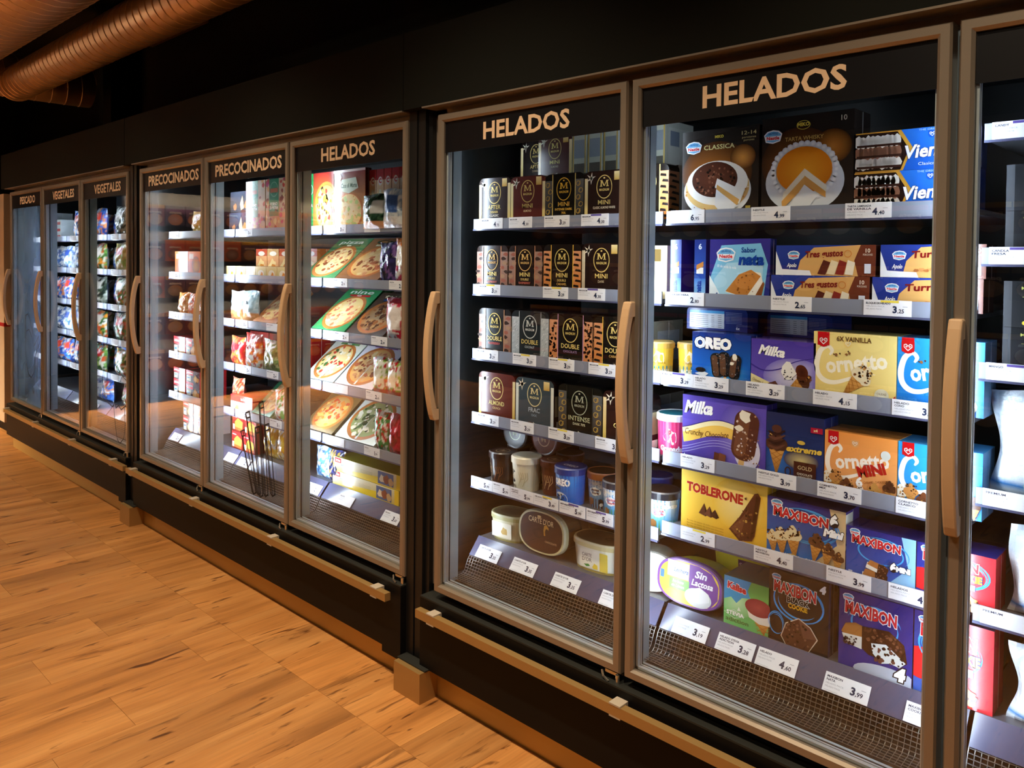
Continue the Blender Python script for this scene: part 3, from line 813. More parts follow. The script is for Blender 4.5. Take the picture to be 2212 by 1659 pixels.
def put_tub(parts, name, loc, label, cat='ice cream tub', group=None, rot=(0, 0, 0)):
    mb, pad, lidm, tp = parts
    e = empty(name, loc, label=label, cat=cat, group=group); e.rotation_euler = rot
    mb.smooth = True; mb.build('tub_body', e); lidm.build('lid', e); return e
def ovaltub(w, d, h, body, lid, lidtop, base=None):
    """oval ice cream tub with a rim lid, standing on z = 0, centred; returns body, wrap pad, lid, lid pad"""
    ex = 2.6; n = 40
    def ring(sx, sy, z):
        P = []
        for i in range(n):
            t = 2 * math.pi * i / n; c, s_ = math.cos(t), math.sin(t)
            P.append((w / 2 * sx * abs(c) ** (2 / ex) * (1 if c >= 0 else -1), d / 2 * sy * abs(s_) ** (2 / ex) * (1 if s_ >= 0 else -1), z))
        return P
    mb = MB('plastic'); mb.smooth = True
    def band(A, B, c, q=None):
        for i in range(n): (q or mb).face([A[i], A[(i + 1) % n], B[(i + 1) % n], B[i]], c)
    r = [ring(.86, .86, 0), ring(.88, .88, h * .08), ring(.95, .95, h * .80)]
    band(r[0], r[1], base or body); band(r[1], r[2], body); mb.face(r[0][::-1], base or body)
    lm = MB('plastic'); a, b, c, e = ring(1, 1, h * .80), ring(1, 1, h * .93), ring(.97, .97, h), ring(.90, .90, h)
    band(ring(.94, .94, h * .80), a, lid, lm); band(a, b, lid, lm); band(b, c, mixc(lid, '#ffffff', .15), lm); band(c, e, lid, lm); lm.face(e, lidtop)
    pad = Pad(mb, lambda u, v, k: (u, -d / 2 * (.88 + .07 * v / h) - k - .0005, v))
    tp = Pad(lm, lambda u, v, k: (u, v, h + k))
    return mb, pad, lm, tp

# ================================================================== ICE CREAM FREEZER, FIRST DOOR
S_ = [shelf_top(i) for i in range(5)]
GB = 'ice cream boxes behind the first ice cream door'
def box_at(mb, x0, x1, z, label, y=.170, rz=0., name='ice_cream_box', group=GB, cat='box', rx=0.):
    return put(mb, name, (x0 + x1) / 2, y, z, label, cat, group, rz, rx)
BR_, DK, RB = '#2c1712', '#1c120e', '#4a1d17'
# top shelf
box_at(magnum(.150, .160, .055, BR_, 'AFTER', [('DINNER', GOLD), ('CLASSIC', '#d9d2c0')], badge=True), .032, .182, S_[0], 'dark brown box lettered AFTER DINNER on the top shelf')
box_at(magnum(.154, .156, .055, '#5b2620', 'MINI', [('ALMOND', '#e6c9a0')], badge=True), .183, .337, S_[0], 'reddish brown MINI box with gold edges beside the AFTER DINNER box')
box_at(magnum(.158, .154, .055, '#14100d', 'MINI', [('INTENSE DARK', '#e9b84a'), ('70%', '#e9b84a')], kind='fur', fur='cocoa', seal='#e8b53c', txt='#f0c050'), .337, .495, S_[0], 'black MINI 70% box with gold cocoa bean pattern at its sides')
box_at(magnum(.150, .152, .055, '#2a1814', 'MINI', [('CLASSIC ALMOND WHITE', '#e0d6bc')], badge=True), .497, .647, S_[0], 'brown MINI box lettered CLASSIC ALMOND WHITE')
box_at(magnum(.142, .158, .055, '#16110e', 'MINI', [('DOUBLE', GOLD), ('CHOCOLATE', '#b98a5a')], kind='fur', fur='tiger'), .655, .797, S_[0], 'dark box with tiger striped side at the end of the top shelf')
# second row stacked behind on the top shelf
for i, x in enumerate((.02, .175, .33, .485, .640)):
    mbk, p = carton(.148, .158, .20, '#2b1a15', '#c9c6b6', '#8a7c5c'); p.rect(.012, .012, .124, .13, '#3a211a')
    put(mbk, 'ice_cream_box', x + .074, .232, S_[0], 'brown carton stored behind the front boxes of the top shelf', 'box', 'cartons behind the front boxes of the top shelf')
for x, yy, nm, ln, c, lb in ((.047, .362, 'AFTER', 'DINNER', '#1d1310', 'black AFTER DINNER box stacked high behind the MINI boxes'), (.184, .305, 'MINI', 'ALMOND', '#4d211c', 'red brown MINI box stacked high above the front row')):
    box_at(magnum(.150, .148, .05, c, nm, [(ln, '#cbb892')], badge=True, side='#b7bdb0'), x, x + .150, S_[0] + .1585, lb, y=yy)
for i, x in enumerate((.338, .402, .466, .64)):
    mb, p = carton(.055, .150, .16, '#b8bcae', '#cfd4cc', '#a7a28a'); p.rect(.006, .06, .043, .06, '#8a939c'); p.rect(.006, .012, .043, .03, '#5c5a52'); p.rect(0, 0, .005, .15, '#c6a95b'); p.rect(.05, 0, .005, .15, '#c6a95b')
    sp = sidepad(mb, .0275); sp.rect(.02, .02, .12, .11, '#dfe3de'); sp.rect(.03, .075, .05, .045, '#8b97ab')
    put(mb, 'ice_cream_box', x + .027, .305, S_[0] + .1585, 'pale upright carton showing its narrow end above the front row', 'box', 'pale cartons stacked above the MINI boxes')
# second shelf
box_at(magnum(.150, .154, .055, '#2a1913', 'MINI', [('DOUBLE', GOLD), ('RASPBERRY', '#d06a5a')], kind='fur', fur='rasp', rim='#c98a6a', seal='#d9b06a'), .024, .174, S_[1], 'MINI DOUBLE box with pinkish fur sides at the post end of the second shelf')
box_at(magnum(.150, .154, .055, '#241611', 'MINI', [('DOUBLE', GOLD), ('RASPBERRY', '#d06a5a')], kind='fur', fur='rasp', rim='#c98a6a', seal='#d9b06a'), .178, .328, S_[1], 'MINI DOUBLE box with pinkish fur sides beside the tiger one')
box_at(magnum(.154, .156, .055, '#1b130f', 'MINI', [('DOUBLE', GOLD), ('CARAMEL', '#e0b060')], kind='fur', fur='tiger', rim='#e3b24a'), .333, .487, S_[1], 'MINI DOUBLE box with orange tiger stripes on the second shelf')
box_at(magnum(.150, .158, .055, '#241613', 'MINI', [('DARK', '#cdbb9a')], edge='#b9a98f', badge=True), .490, .640, S_[1], 'dark brown MINI DARK box on the second shelf')
mb, p = carton(.145, .150, .055, '#e9dcae', '#f1e6bf'); p.rect(.02, .105, .105, .035, '#6d5a33'); p.rect(.06, .03, .03, .05, '#b9a877')
box_at(mb, .650, .795, S_[1], 'cream coloured box at the end of the second shelf')
# third shelf
for (x0, x1, c, t, cc, fur, rim, lab) in ((.037, .193, '#1c1410', 'RASPBERRY', '#c0504a', 'rasp', '#d59a72', 'DOUBLE RASPBERRY box with brown and pink fur sides'), (.195, .359, '#20262a', 'COCONUT', '#b9c3c8', 'silver', '#9ea8ad', 'DOUBLE COCONUT box with silver grey fur sides'), (.361, .535, '#15100e', 'CHOCOLATE', '#a883a8', 'leopard', '#c58fb0', 'DOUBLE CHOCOLATE box with leopard spots'), (.540, .700, '#14100e', 'CARAMEL', '#e0b060', 'tiger', '#e3b24a', 'DOUBLE CARAMEL box with tiger stripes on the third shelf')):
    box_at(magnum(x1 - x0, .162, .06, c, 'DOUBLE', [(t, cc)], kind='fur', fur=fur, rim=rim, seal=(GOLD if fur != 'silver' else '#cfd2cc')), x0, x1, S_[2], lab)
# fourth shelf
box_at(magnum(.174, .164, .06, '#5e2115', 'ALMOND', [('CRUNCH', '#d8b070')], edge='#d9b54c'), .040, .214, S_[3], 'glossy red brown ALMOND box with gold edges')
mb = magnum(.166, .164, .06, '#3d4a52', 'FRAC', [('CHOC', '#9fb0b8')], edge='#c8d4d8', seal='#e8d9a0', txt='#b9c3c8', badge=True, side='#251513'); box_at(mb, .217, .383, S_[3], 'blue grey FRAC box between the ALMOND and 70% boxes')
box_at(magnum(.174, .162, .06, '#14140f', 'INTENSE', [('DARK 70%', '#c8c4a0')], kind='fur', fur='cocoa', seal='#a8a890', txt='#b8b890', rim='#2c2c22'), .402, .576, S_[3], 'black green INTENSE DARK 70% box with leaf pattern sides')
box_at(magnum(.165, .162, .06, '#2a1612', 'CLASSIC', [('VANILLA', '#e6d9b8')], edge='#d9b54c'), .578, .743, S_[3], 'brown CLASSIC box with gold edges at the end of the fourth shelf')
# dark cartons standing behind, so the shelves run back full
for i, n in ((1, 4), (2, 4), (3, 4)):
    for j in range(n):
        mbk, p = carton(.16, .150, .16, '#241812', '#8f8a7a', '#4a4030'); p.rect(.01, .01, .14, .13, '#2e1d16')
        sp = sidepad(mbk, .08); sp.rect(.02, .03, .12, .09, '#a9adb0'); sp.rect(.02, .07, .12, .004, '#4b5560')
        put(mbk, 'ice_cream_box', .105 + j * .168 + i * .008, .245, S_[i], 'dark carton stored in the second row behind shelf %s of the first ice cream door' % ('', 'two', 'three', 'four')[i], 'box', 'cartons in the second row behind the front boxes')

# fifth shelf: tubs
def name_tub(body, lid, seal, txt, wordcol, lidtop=None, deco='#8a5a3a', **k):
    t = tubmat(body, lid, lidtop=lidtop, **k); mb, p, lm, tp = t
    medal(p, -.018, .050, .024, seal, '#151210')
    p.text(txt, -.018, .012, .0085, wordcol, w=.03, bold=.02)
    for i in range(5): p.line([(.010 + .006 * i, .02 + .012 * (i % 3)), (.018 + .007 * i, .045 + .008 * (i % 2)), (.012 + .008 * i, .066)], .0022, deco)
    tp.ring(0, 0, .026, .026, .003, seal); tp.text('M', 0, -.009, .018, seal, bold=.04)
    return t
GT = 'ice cream tubs on the fifth shelf of the first ice cream door'
TZ = S_[4]
put_tub(name_tub('#2a1b17', '#241512', '#cbb48a', 'CLASSIC', '#d9cdb0'), 'ice_cream_tub', (.110, .222, TZ), 'dark brown CLASSIC tub at the post end of the tub shelf', group=GT, rot=(0, 0, -.25))
put_tub(name_tub('#e6dec2', '#efe8d0', '#e9dfc0', 'WHITE', '#3a3328', lidtop='#e6dec2', deco='#c9bd98', r0=.042, r1=.049, h=.116), 'ice_cream_tub', (.216, .228, TZ), 'cream WHITE tub with a pale lid', group=GT, rot=(0, 0, -.1))
put_tub(name_tub('#5e2a1e', '#6b3324', '#d9b98a', 'ALMOND', '#e6d2b0', deco='#e0b98c'), 'ice_cream_tub', (.312, .262, TZ), 'red brown ALMOND tub beside the blue cookie tub', group=GT, rot=(0, 0, -.45))
def cookie_tub():
    t = tubmat('#1d63c0', '#17337f', lidtop='#20408f', r0=.044, r1=.050, h=.118); mb, p, lm, tp = t
    p.rect(-.06, 0, .12, .094, '#1557b4', n=10, top='#2b8be0')
    p.text('OREO', .0, .062, .02, '#ffffff', w=.062, bold=.06, out=('#0b2a6d', .05)); p.ell(-.006, .018, .03, .022, '#e9ecee', n=18)
    for i in range(22): p.blob(-.006 + rnd.uniform(-.024, .024), .018 + rnd.uniform(-.016, .016), .0032, '#1d1c1e', n=6)
    p.ell(-.02, .052, .018, .006, '#14161c', n=14); tp.text('OREO', 0, -.008, .016, '#ffffff', w=.055, bold=.05); return t
put_tub(cookie_tub(), 'ice_cream_tub', (.412, .225, TZ), 'blue OREO tub with a dark blue lid', group=GT)
def jerry_tub(sky, low, lid, l2, splat, word2):
    t = tubmat(sky, lid, lidtop='#3a2a24', r0=.043, r1=.049, h=.112); mb, p, lm, tp = t
    p.rect(-.06, 0, .12, .03, low, n=10, top=mixc(low, sky, .4)); p.rect(-.06, .03, .12, .06, sky, n=10, top='#e9f3fa')
    for x in (-.03, .02, .045): p.ell(x, .07, .014, .006, '#ffffff', n=10)
    p.poly([(-.034, .070), (.034, .074), (.033, .088), (-.035, .084)], '#16171a'); p.text("BEN&JERRY'S", 0, .0745, .0085, '#f4f1e6', w=.058, bold=.04)
    p.blob(-.002, .053, .022, '#ffffff', n=12, j=.15, sq=.6); p.text(word2[0], -.002, .055, .0075, splat, w=.03, bold=.03); p.text(word2[1], -.002, .045, .0075, splat, w=.028, bold=.03)
    p.blob(-.02, .018, .012, '#9c6a3a', n=8); p.blob(.018, .022, .008, '#1a1a1c', n=7, sq=1.4); p.blob(.02, .012, .006, '#f2f2f2', n=6); return t
put_tub(jerry_tub('#6f9cc8', '#5a2d1c', '#c0723a', '#e0935a', '#5a2a1c', ('chocolate', 'core')), 'ice_cream_tub', (.507, .272, TZ), 'sky printed tub with copper lid and chocolate splash', group=GT, rot=(0, 0, .1))
put_tub(jerry_tub('#58a6dc', '#4f9a3a', '#262a33', '#111', '#c8324a', ('Cookie', 'Dough')), 'ice_cream_tub', (.605, .222, TZ), 'sky blue tub with red Cookie Dough lettering and black lid', group=GT, rot=(0, 0, .1))
put_tub(jerry_tub('#58a6dc', '#4f9a3a', '#20242c', '#111', '#c8324a', ('Cookie', 'Dough')), 'ice_cream_tub', (.752, .235, TZ), 'sky blue Cookie Dough tub at the mullion end of the tub shelf', group=GT, rot=(0, 0, .35))
for i, (x, y, c, l) in enumerate(((.085, .34, '#2a1b17', '#1e1411'), (.19, .345, '#2a1b17', '#221613'), (.288, .372, '#4a2219', '#552a1f'), (.66, .345, '#1d63c0', '#17337f'))):
    put_tub(tubmat(c, l), 'ice_cream_tub', (x, y, TZ), 'tub in the second row of the tub shelf with a plain dark lid', group='tubs in the second row of the tub shelf')
for (x, c, l, seal, txt, lab) in ((.128, '#23201f', '#2b2a2b', '#b9c29a', 'DARK', 'black tub lying on the second tub row, lid towards the aisle'), (.262, '#5e2e22', '#6a382b', '#d8b48c', 'ALMOND', 'brown tub lying on the second tub row, lid towards the aisle')):
    t = name_tub(c, l, seal, txt, '#e6d2b0', lidtop=l, deco='#c98a6a', r0=.046, r1=.053)
    put_tub(t, 'ice_cream_tub', (x, .375, TZ + .1155 + .0565), lab, group='tubs lying on top of the tub rows', rot=(math.pi / 2, 0, 0))
# deck: oval tubs
GO = 'oval ice cream tubs at the bottom of the first ice cream door'
def put_oval(parts, loc, label, rot=(0, 0, 0), group=GO):
    mb, pad, lm, tp = parts; e = empty('oval_tub', loc, label=label, cat='ice cream tub', group=group); e.rotation_euler = rot
    mb.build('tub_body', e); lm.build('lid', e); return e
t = ovaltub(.155, .115, .092, '#d8cfa8', '#b9b27e', '#6b6148', base='#a89a5a'); t[1].rect(-.05, .012, .085, .052, '#efe6cf'); t[1].blob(.005, .035, .014, '#caa44e'); t[1].ell(-.02, .03, .01, .008, '#f6efd9'); t[3].ell(0, 0, .05, .03, '#554a38', n=20)
put_oval(t, (.112, .272, DECK), 'cream oval tub with a pale gold lid on the deck', rot=(0, 0, .1))
t = ovaltub(.205, .140, .105, '#6f5b45', '#c9c29a', '#3b241e', base='#4a3a2c'); tp = t[3]; tp.ell(0, 0, .088, .058, '#43281f', n=34)
tp.text("CARTE D'OR", -.002, .028, .017, '#e6cfa0', w=.11, bold=.01); tp.blob(-.008, -.004, .026, '#2a1712', n=12, j=.15, sq=.6, mid='#4e3022'); tp.blob(.022, .008, .012, '#c9963a', n=8, sq=1.5); tp.blob(.026, .006, .008, '#3a2316', n=8, sq=1.5); tp.text('CHOCOLATE', .045, -.028, .006, '#d8b890', w=.05); tp.ell(-.01, .05, .009, .004, '#d9c28c', n=10)
put_oval(t, (.297, .318, DECK + .0705), "brown oval CARTE D'OR tub standing on edge, lid to the aisle", rot=(math.pi / 2 - .06, 0, 0))
t = ovaltub(.19, .125, .095, '#eceadb', '#cfc493', '#5c5240', base='#c0a75a'); t[1].rect(-.045, .01, .075, .058, '#f4f1e2'); t[1].text('CARTE', -.018, .046, .011, '#3c3a36', w=.036); t[1].text("D'OR", -.018, .031, .012, '#3c3a36', w=.036); t[1].poly([(-.03, .02), (-.012, .024), (-.006, .018), (-.02, .014)], '#4d9a45'); t[1].blob(.014, .02, .010, '#f0d24a'); t[1].rect(.03, .01, .03, .058, '#efd65c')
for i in range(9): t[3].blob(.03 + .012 * math.cos(i), .012 * math.sin(i), .006, '#3a3126')
put_oval(t, (.500, .278, DECK), "white oval CARTE D'OR tub with a flower on its label", rot=(0, 0, .06))
t = ovaltub(.19, .125, .1, '#4a3a30', '#b9b18a', '#2e221c'); put_oval(t, (.375, .50, DECK), 'dark oval tub behind the CARTE D\'OR tubs', group=GO)
t = ovaltub(.17, .120, .10, '#eee8c6', '#efe9d2', '#f4f1e6'); put_oval(t, (.672, .315, DECK + .0605), 'pale yellow tub standing on edge at the mullion end of the deck', rot=(math.pi / 2, 0, .35))

# ================================================================== ICE CREAM FREEZER, SECOND DOOR
G2_ = 'ice cream boxes behind the second ice cream door'
def box2(mb, x0, x1, z, label, y=.170, **k): return box_at(mb, x0, x1, z, label, y=y, group=G2_, **k)
def cake_plate(p, cx, cy, rx, ry): p.ell(cx, cy, rx, ry, '#d7dde6', n=34, mid='#f2f4f8')
# cream cake with chocolate flakes
w, h = .225, .236; mb, p = carton(w, h, .055, '#2b211c', '#1d1612', '#26201b')
p.rect(0, 0, w, h, '#2e231c', top='#241f1c'); p.ell(w * .46, h * .50, w * .46, h * .36, '#4a2a14', n=30, mid='#b06a28'); p.ell(w * .80, h * .66, w * .16, h * .14, '#5a3114', n=20, mid='#e09a48')
cx, cy = w * .47, h * .34
p.ell(cx, cy - h * .04, w * .44, h * .30, '#e3e6ea', n=36, mid='#ffffff'); p.ell(cx, cy, w * .42, h * .27, '#dcb877', n=34); p.ell(cx, cy + h * .05, w * .40, h * .25, '#f2efe8', n=34); p.ell(cx - w * .03, cy + h * .09, w * .30, h * .20, '#4a261a', n=30, mid='#6b3a28')
speck(p, w * .14, h * .25, w * .75, h * .64, 90, .0035, ['#7a4a36', '#2e1710', '#93614a'], in_ell(cx - w * .03, cy + h * .09, w * .29, h * .19), 11)
speck(p, w * .05, h * .04, w * .92, h * .36, 110, .003, ['#c9914a', '#f4e6c8', '#a86f34'], lambda a, b: .75 < ((a - cx) / (w * .44)) ** 2 + ((b - cy) / (h * .29)) ** 2 < 1.0, 12)
p.poly([(cx + w * .01, cy + h * .10), (cx + w * .36, cy - h * .06), (cx + w * .30, cy - h * .20), (cx - w * .02, cy + h * .0)], '#f4f2ec'); p.poly([(cx + w * .01, cy + h * .03), (cx + w * .30, cy - h * .15), (cx + w * .27, cy - h * .21), (cx + w * .0, cy - h * .02)], '#d9a860')
p.poly([(cx, cy - h * .02), (cx + w * .28, cy - h * .22), (cx + w * .10, cy - h * .33), (cx - w * .02, cy - h * .2)], '#e7eaee')
nestle(p, w * .16, h * .80, w * .115); p.text('MIKO', w * .50, h * .895, h * .03, '#d8c34a', bold=.03); p.text('CLASSICA', w * .50, h * .77, h * .050, '#eadf9a', w=w * .40, bold=.01); p.text('12-14', w * .88, h * .90, h * .040, '#d8c98a', w=w * .18); p.text('porciones', w * .88, h * .86, h * .022, '#d8c98a', w=w * .17); p.text('porcoes', w * .88, h * .83, h * .022, '#d8c98a', w=w * .13); p.rect(w * .85, h * .04, w * .06, h * .08, '#b9a44a')
box2(mb, .840, 1.065, S_[0], 'black cake box lettered CLASSICA with a flaked cream cake')
# whisky cake
w, h = .231, .246; mb, p = carton(w, h, .10, '#2a211c', '#1f1815', '#211c18')
p.rect(0, 0, w, h, '#2c221d', top='#231d1a'); p.ell(w * .42, h * .52, w * .42, h * .36, '#3a2214', n=30, mid='#8a5424'); p.ell(w * .78, h * .66, w * .2, h * .17, '#4a2912', n=24, mid='#c07a30')
cx, cy = w * .48, h * .36; cake_plate(p, cx, cy - h * .03, w * .43, h * .31)
p.ell(cx, cy + h * .05, w * .38, h * .31, '#dfe3ea', n=36, mid='#ffffff')
for i in range(34):
    a = 2 * math.pi * i / 34; p.blob(cx + w * .345 * math.cos(a), cy + h * .075 + h * .275 * math.sin(a), w * .036, '#d5dae4', n=8, j=.1, mid='#ffffff'); p.k -= 1 if i % 3 else 0
p.ell(cx, cy + h * .085, w * .305, h * .235, '#d87a14', n=34, mid='#f2a52a')
p.poly([(cx + w * .01, cy + h * .10), (cx + w * .25, cy - h * .08), (cx + w * .24, cy - h * .17), (cx + w * .01, cy - h * .02)], '#f1ead8'); p.poly([(cx + w * .01, cy + h * .03), (cx + w * .24, cy - h * .14), (cx + w * .24, cy - h * .20), (cx + w * .01, cy - h * .06)], '#dba055')
p.poly([(cx + w * .01, cy + h * .10), (cx - w * .22, cy - h * .13), (cx - w * .24, cy - h * .24), (cx + w * .01, cy + h * .0)], '#efe6d0'); p.poly([(cx + w * .01, cy + h * .02), (cx - w * .24, cy - h * .22), (cx - w * .23, cy - h * .30), (cx + w * .01, cy - h * .08)], '#dfa65a')
p.poly([(cx + w * .01, cy - h * .06), (cx - w * .16, cy - h * .28), (cx + w * .05, cy - h * .30), (cx + w * .16, cy - h * .17)], '#e9ecf1')
nestle(p, w * .13, h * .80, w * .11); p.text('MIKO', w * .47, h * .885, h * .034, '#d8c34a', bold=.04); p.ring(w * .47, h * .895, w * .075, h * .045, .0012, '#d8c34a'); p.text('TARTA WHISKY', w * .48, h * .745, h * .038, '#c9a75a', w=w * .42, bold=.01); p.text('10', w * .90, h * .90, h * .05, '#cfc9b8', bold=0.)
box2(mb, 1.073, 1.304, S_[0], 'black cake box lettered TARTA WHISKY with an orange topped cake')
def vienn():
    w, h = .250, .092; mb, p = carton(w, h, .10, '#1a4fb0', '#16377f', '#1a3f8c')
    p.rect(0, 0, w, h, '#1b55ba', top='#2a72d6'); p.poly([(0, .0), (w * .42, 0), (w * .50, h * .55), (w * .40, h), (0, h)], '#d8a03a'); p.poly([(0, .002), (w * .40, .002), (w * .47, h * .52), (w * .37, h * .97), (0, h * .97)], '#2a1812')
    for r in range(3):
        for i in range(9): p.blob(w * (.03 + .042 * i), h * (.22 + .27 * r), h * .12, ('#d9d0c4', '#8a5f4a', '#efe9de')[r], n=8, j=.2, sq=1.3); p.k -= 1
        p.k += 1
        p.line([(w * .02, h * (.12 + .27 * r)), (w * .40, h * (.12 + .27 * r))], h * .06, '#3a2018')
    heart(p, w * .66, h * .83, h * .09, '#1b55ba'); p.text('THE ORIGINAL', w * .66, h * .93, h * .045, '#bcd4f4', w=w * .22)
    p.text('Viennetta', w * .72, h * .32, h * .30, '#ffffff', w=w * .60, bold=.03, shear=.2, rot=.05, out=('#0d2f74', .02)); p.text('Clasica  Vainilla', w * .70, h * .10, h * .07, '#e8eefa', w=w * .3); return mb
box2(vienn(), 1.306, 1.556, S_[0], 'blue layered ice cream box with white script, lower of two stacked'); box2(vienn(), 1.308, 1.558, S_[0] + .0925, 'blue layered ice cream box with white script, upper of two stacked', rz=.01)
# second shelf: cream sandwich boxes, three-flavour and nougat blocks
def nata_front():
    w, h = .171, .166; mb, p = carton(w, h, .036, '#2a2f7d', '#33367f', '#3a3d88')
    p.rect(0, 0, w, h, '#26307f', top='#3b348c'); p.poly([(w * .06, 0), (w * .02, h * .4), (w * .2, h * .9), (w * .85, h * .93), (w * .97, h * .6), (w * .9, h * .05)], '#7ec2e8'); p.poly([(w * .1, 0), (w * .08, h * .36), (w * .3, h * .62), (w * .9, h * .66), (w * .86, h * .03)], '#a9d8f0'); p.poly([(0, 0), (0, h * .42), (w * .22, h * .06), (w * .3, 0)], '#e6f2fa')
    p.poly([(w * .28, h * .16), (w * .68, h * .50), (w * .86, h * .47), (w * .90, h * .30), (w * .84, h * .02), (w * .72, h * .05)], '#f3f0e6'); p.poly([(w * .28, h * .17), (w * .62, h * .08), (w * .86, h * .42), (w * .70, h * .52), (w * .5, h * .44)], '#c4813c'); p.poly([(w * .72, h * .02), (w * .85, h * .0), (w * .92, h * .30), (w * .9, h * .34)], '#8f5426')
    speck(p, w * .4, h * .15, w * .78, h * .45, 16, .0022, ['#8a5322'], None, 3); nestle(p, w * .28, h * .74, w * .17); p.text('Sabor', w * .66, h * .79, h * .075, '#1b3f8f', w=w * .24, bold=.02); p.text('nata', w * .70, h * .60, h * .16, '#163f9a', w=w * .40, bold=.05, shear=.15); p.text('6', w * .13, h * .04, h * .1, '#1b3f8f', bold=.03); p.text('El de toda la vida', w * .30, h * .54, h * .04, '#ffffff', w=w * .32, rot=-.1); return mb
def nata_end(lb, x):
    w, h = .035, .166; mb, p = carton(w, h, .171, '#2d3a92', '#3a2f86', '#3a3d88')
    p.rect(0, 0, w, h, '#2b5cb4', top='#23307e'); p.rect(0, 0, w, h * .36, '#9fd2ee', top='#3f74c2'); p.text('6', w * .5, h * .84, h * .085, '#eef4fb', bold=.03, rot=math.pi / 2 * 0); p.text('nata', w * .62, h * .22, w * .42, '#173f99', w=h * .2, bold=.05, rot=math.pi / 2); p.rect(w * .2, h * .44, w * .6, h * .1, '#f1ede2'); p.poly([(w * .2, h * .5), (w * .8, h * .56), (w * .8, h * .64), (w * .2, h * .58)], '#c4813c'); p.ell(w * .5, h * .08, w * .32, h * .05, '#f4f6fa', n=14); p.rect(w * .24, h * .07, w * .52, h * .02, '#cf1a2b')
    box2(mb, x, x + w, S_[1], lb)
nata_end('narrow end of a blue cream sandwich box next to the mullion', .806); nata_end('narrow end of a blue cream sandwich box beside the Sabor nata front', .882)
box2(nata_front(), .929, 1.100, S_[1], 'blue Sabor nata box showing a biscuit ice cream sandwich')
def block_box(word, w, c1, seed):
    h = .074; mb, p = carton(w, h, .09, '#1f2a78', '#3b1e18', '#2a2f5c')
    p.rect(0, 0, w, h, '#22307f', top='#2b3f97'); p.poly([(w * .22, 0), (w * .26, h * .5), (w * .40, h * .92), (w * .86, h), (w, h), (w, 0)], '#d8a866'); p.poly([(w * .84, 0), (w * .80, h * .5), (w * .86, h), (w, h), (w, 0)], '#6b3524'); p.poly([(0, 0), (0, h * .8), (w * .07, h * .2), (w * .36, h * .16), (w * .38, 0)], '#e9eef6')
    nestle(p, w * .19, h * .66, h * .22); p.text('Apolo', w * .17, h * .27, h * .13, '#ffffff', w=w * .10, shear=.2, bold=.02)
    p.text(word, w * .50, h * .62, h * .20, '#7a1d1c', w=w * .38, bold=.03, rot=.05, shear=.12)
    if seed == 1:
        for i, c in enumerate(('#5b2a20', '#e8d6b0', '#8a2f26', '#f0e6cf')): p.poly([(w * (.44 + .09 * i), h * .06), (w * (.52 + .09 * i), h * .03), (w * (.57 + .08 * i), h * .44), (w * (.50 + .08 * i), h * .52)], c)
    else:
        for i in range(6): p.blob(w * (.36 + .05 * i), h * (.22 + .03 * (i % 2)), h * .085, ('#a8683a', '#c98d56')[i % 2], n=8, sq=.6)
        p.poly([(w * .62, 0), (w * .70, h * .42), (w * .80, h * .40), (w * .84, 0)], '#c98a4a')
    p.text('10', w * .93, h * .76, h * .12, '#f1e2cf', bold=.02); p.text('PORCIONES', w * .93, h * .66, h * .06, '#f1e2cf', w=w * .09); p.rect(w * .90, h * .1, w * .06, h * .3, '#d9dfee'); p.ring(w * .74, h * .72, h * .12, h * .12, .0015, '#c9782e')
    return mb
box2(block_box('Tres gustos', .242, 0, 1), 1.104, 1.346, S_[1], 'Tres gustos ice cream block box, lower of two stacked'); box2(block_box('Tres gustos', .242, 0, 1), 1.116, 1.358, S_[1] + .0745, 'Tres gustos ice cream block box, upper of two stacked')
box2(block_box('Turron', .228, 0, 2), 1.352, 1.580, S_[1], 'Turron nougat ice cream block box, lower of two stacked'); box2(block_box('Turron', .215, 0, 2), 1.369, 1.584, S_[1] + .0745, 'Turron nougat ice cream block box, upper of two stacked')
# third shelf
def maca(x, y, lab):
    t = tubmat('#e3b83c', '#caa24a', lidtop='#d9c27a', r0=.036, r1=.039, h=.098, lh=.018); p = t[1]; p.rect(-.05, .0, .10, .03, '#1c8aa0', n=8); p.text('MACADAMIA', 0, .009, .012, '#f4f1e0', w=.07, bold=.03); p.blob(0, .055, .018, '#f2e3bf', n=9); p.text('VAINILLA &', 0, .036, .006, '#7a4a20', w=.04)
    put_tub(t, 'ice_cream_tub', (x, y, S_[2]), lab, group='yellow macadamia tubs', rot=(0, 0, .5))
maca(.745, .218, 'yellow MACADAMIA tub beside the mullion on the third shelf'); maca(.822, .266, 'yellow MACADAMIA tub set back beside the OREO box')
def oreo():
    w, h = .172, .138; mb, p = carton(w, h, .06, '#1b3f9a', '#182f78', '#20408c'); p.rect(0, 0, w, h, '#1d6fd0', top='#16307c'); p.ell(w * .62, h * .1, w * .6, h * .4, '#1a58b8', n=26, mid='#3aa0ea')
    p.text('OREO', w * .36, h * .70, h * .19, '#ffffff', w=w * .62, bold=.07, out=('#0a1f56', .06)); p.ring(w * .14, h * .79, h * .1, h * .1, h * .02, '#cfe2f6')
    for i, (a, b, r) in enumerate(((.47, .14, .16), (.58, .17, .06), (.72, .14, -.12))): stickbar(p, w * a, h * b, h * .48, r, '#1a1a1c', '#34363a', bite=(i == 2), seed=i)
    p.poly([(w * .06, h * .18), (w * .2, h * .24), (w * .3, h * .20), (w * .22, h * .12)], '#e8eef4'); p.ell(w * .16, h * .26, w * .09, h * .05, '#1a1a1c', n=14); p.rect(w * .91, h * .03, w * .05, h * .06, '#cfd8e8'); return mb
box2(oreo(), .880, 1.052, S_[2], 'blue OREO box with three black ice cream bars')
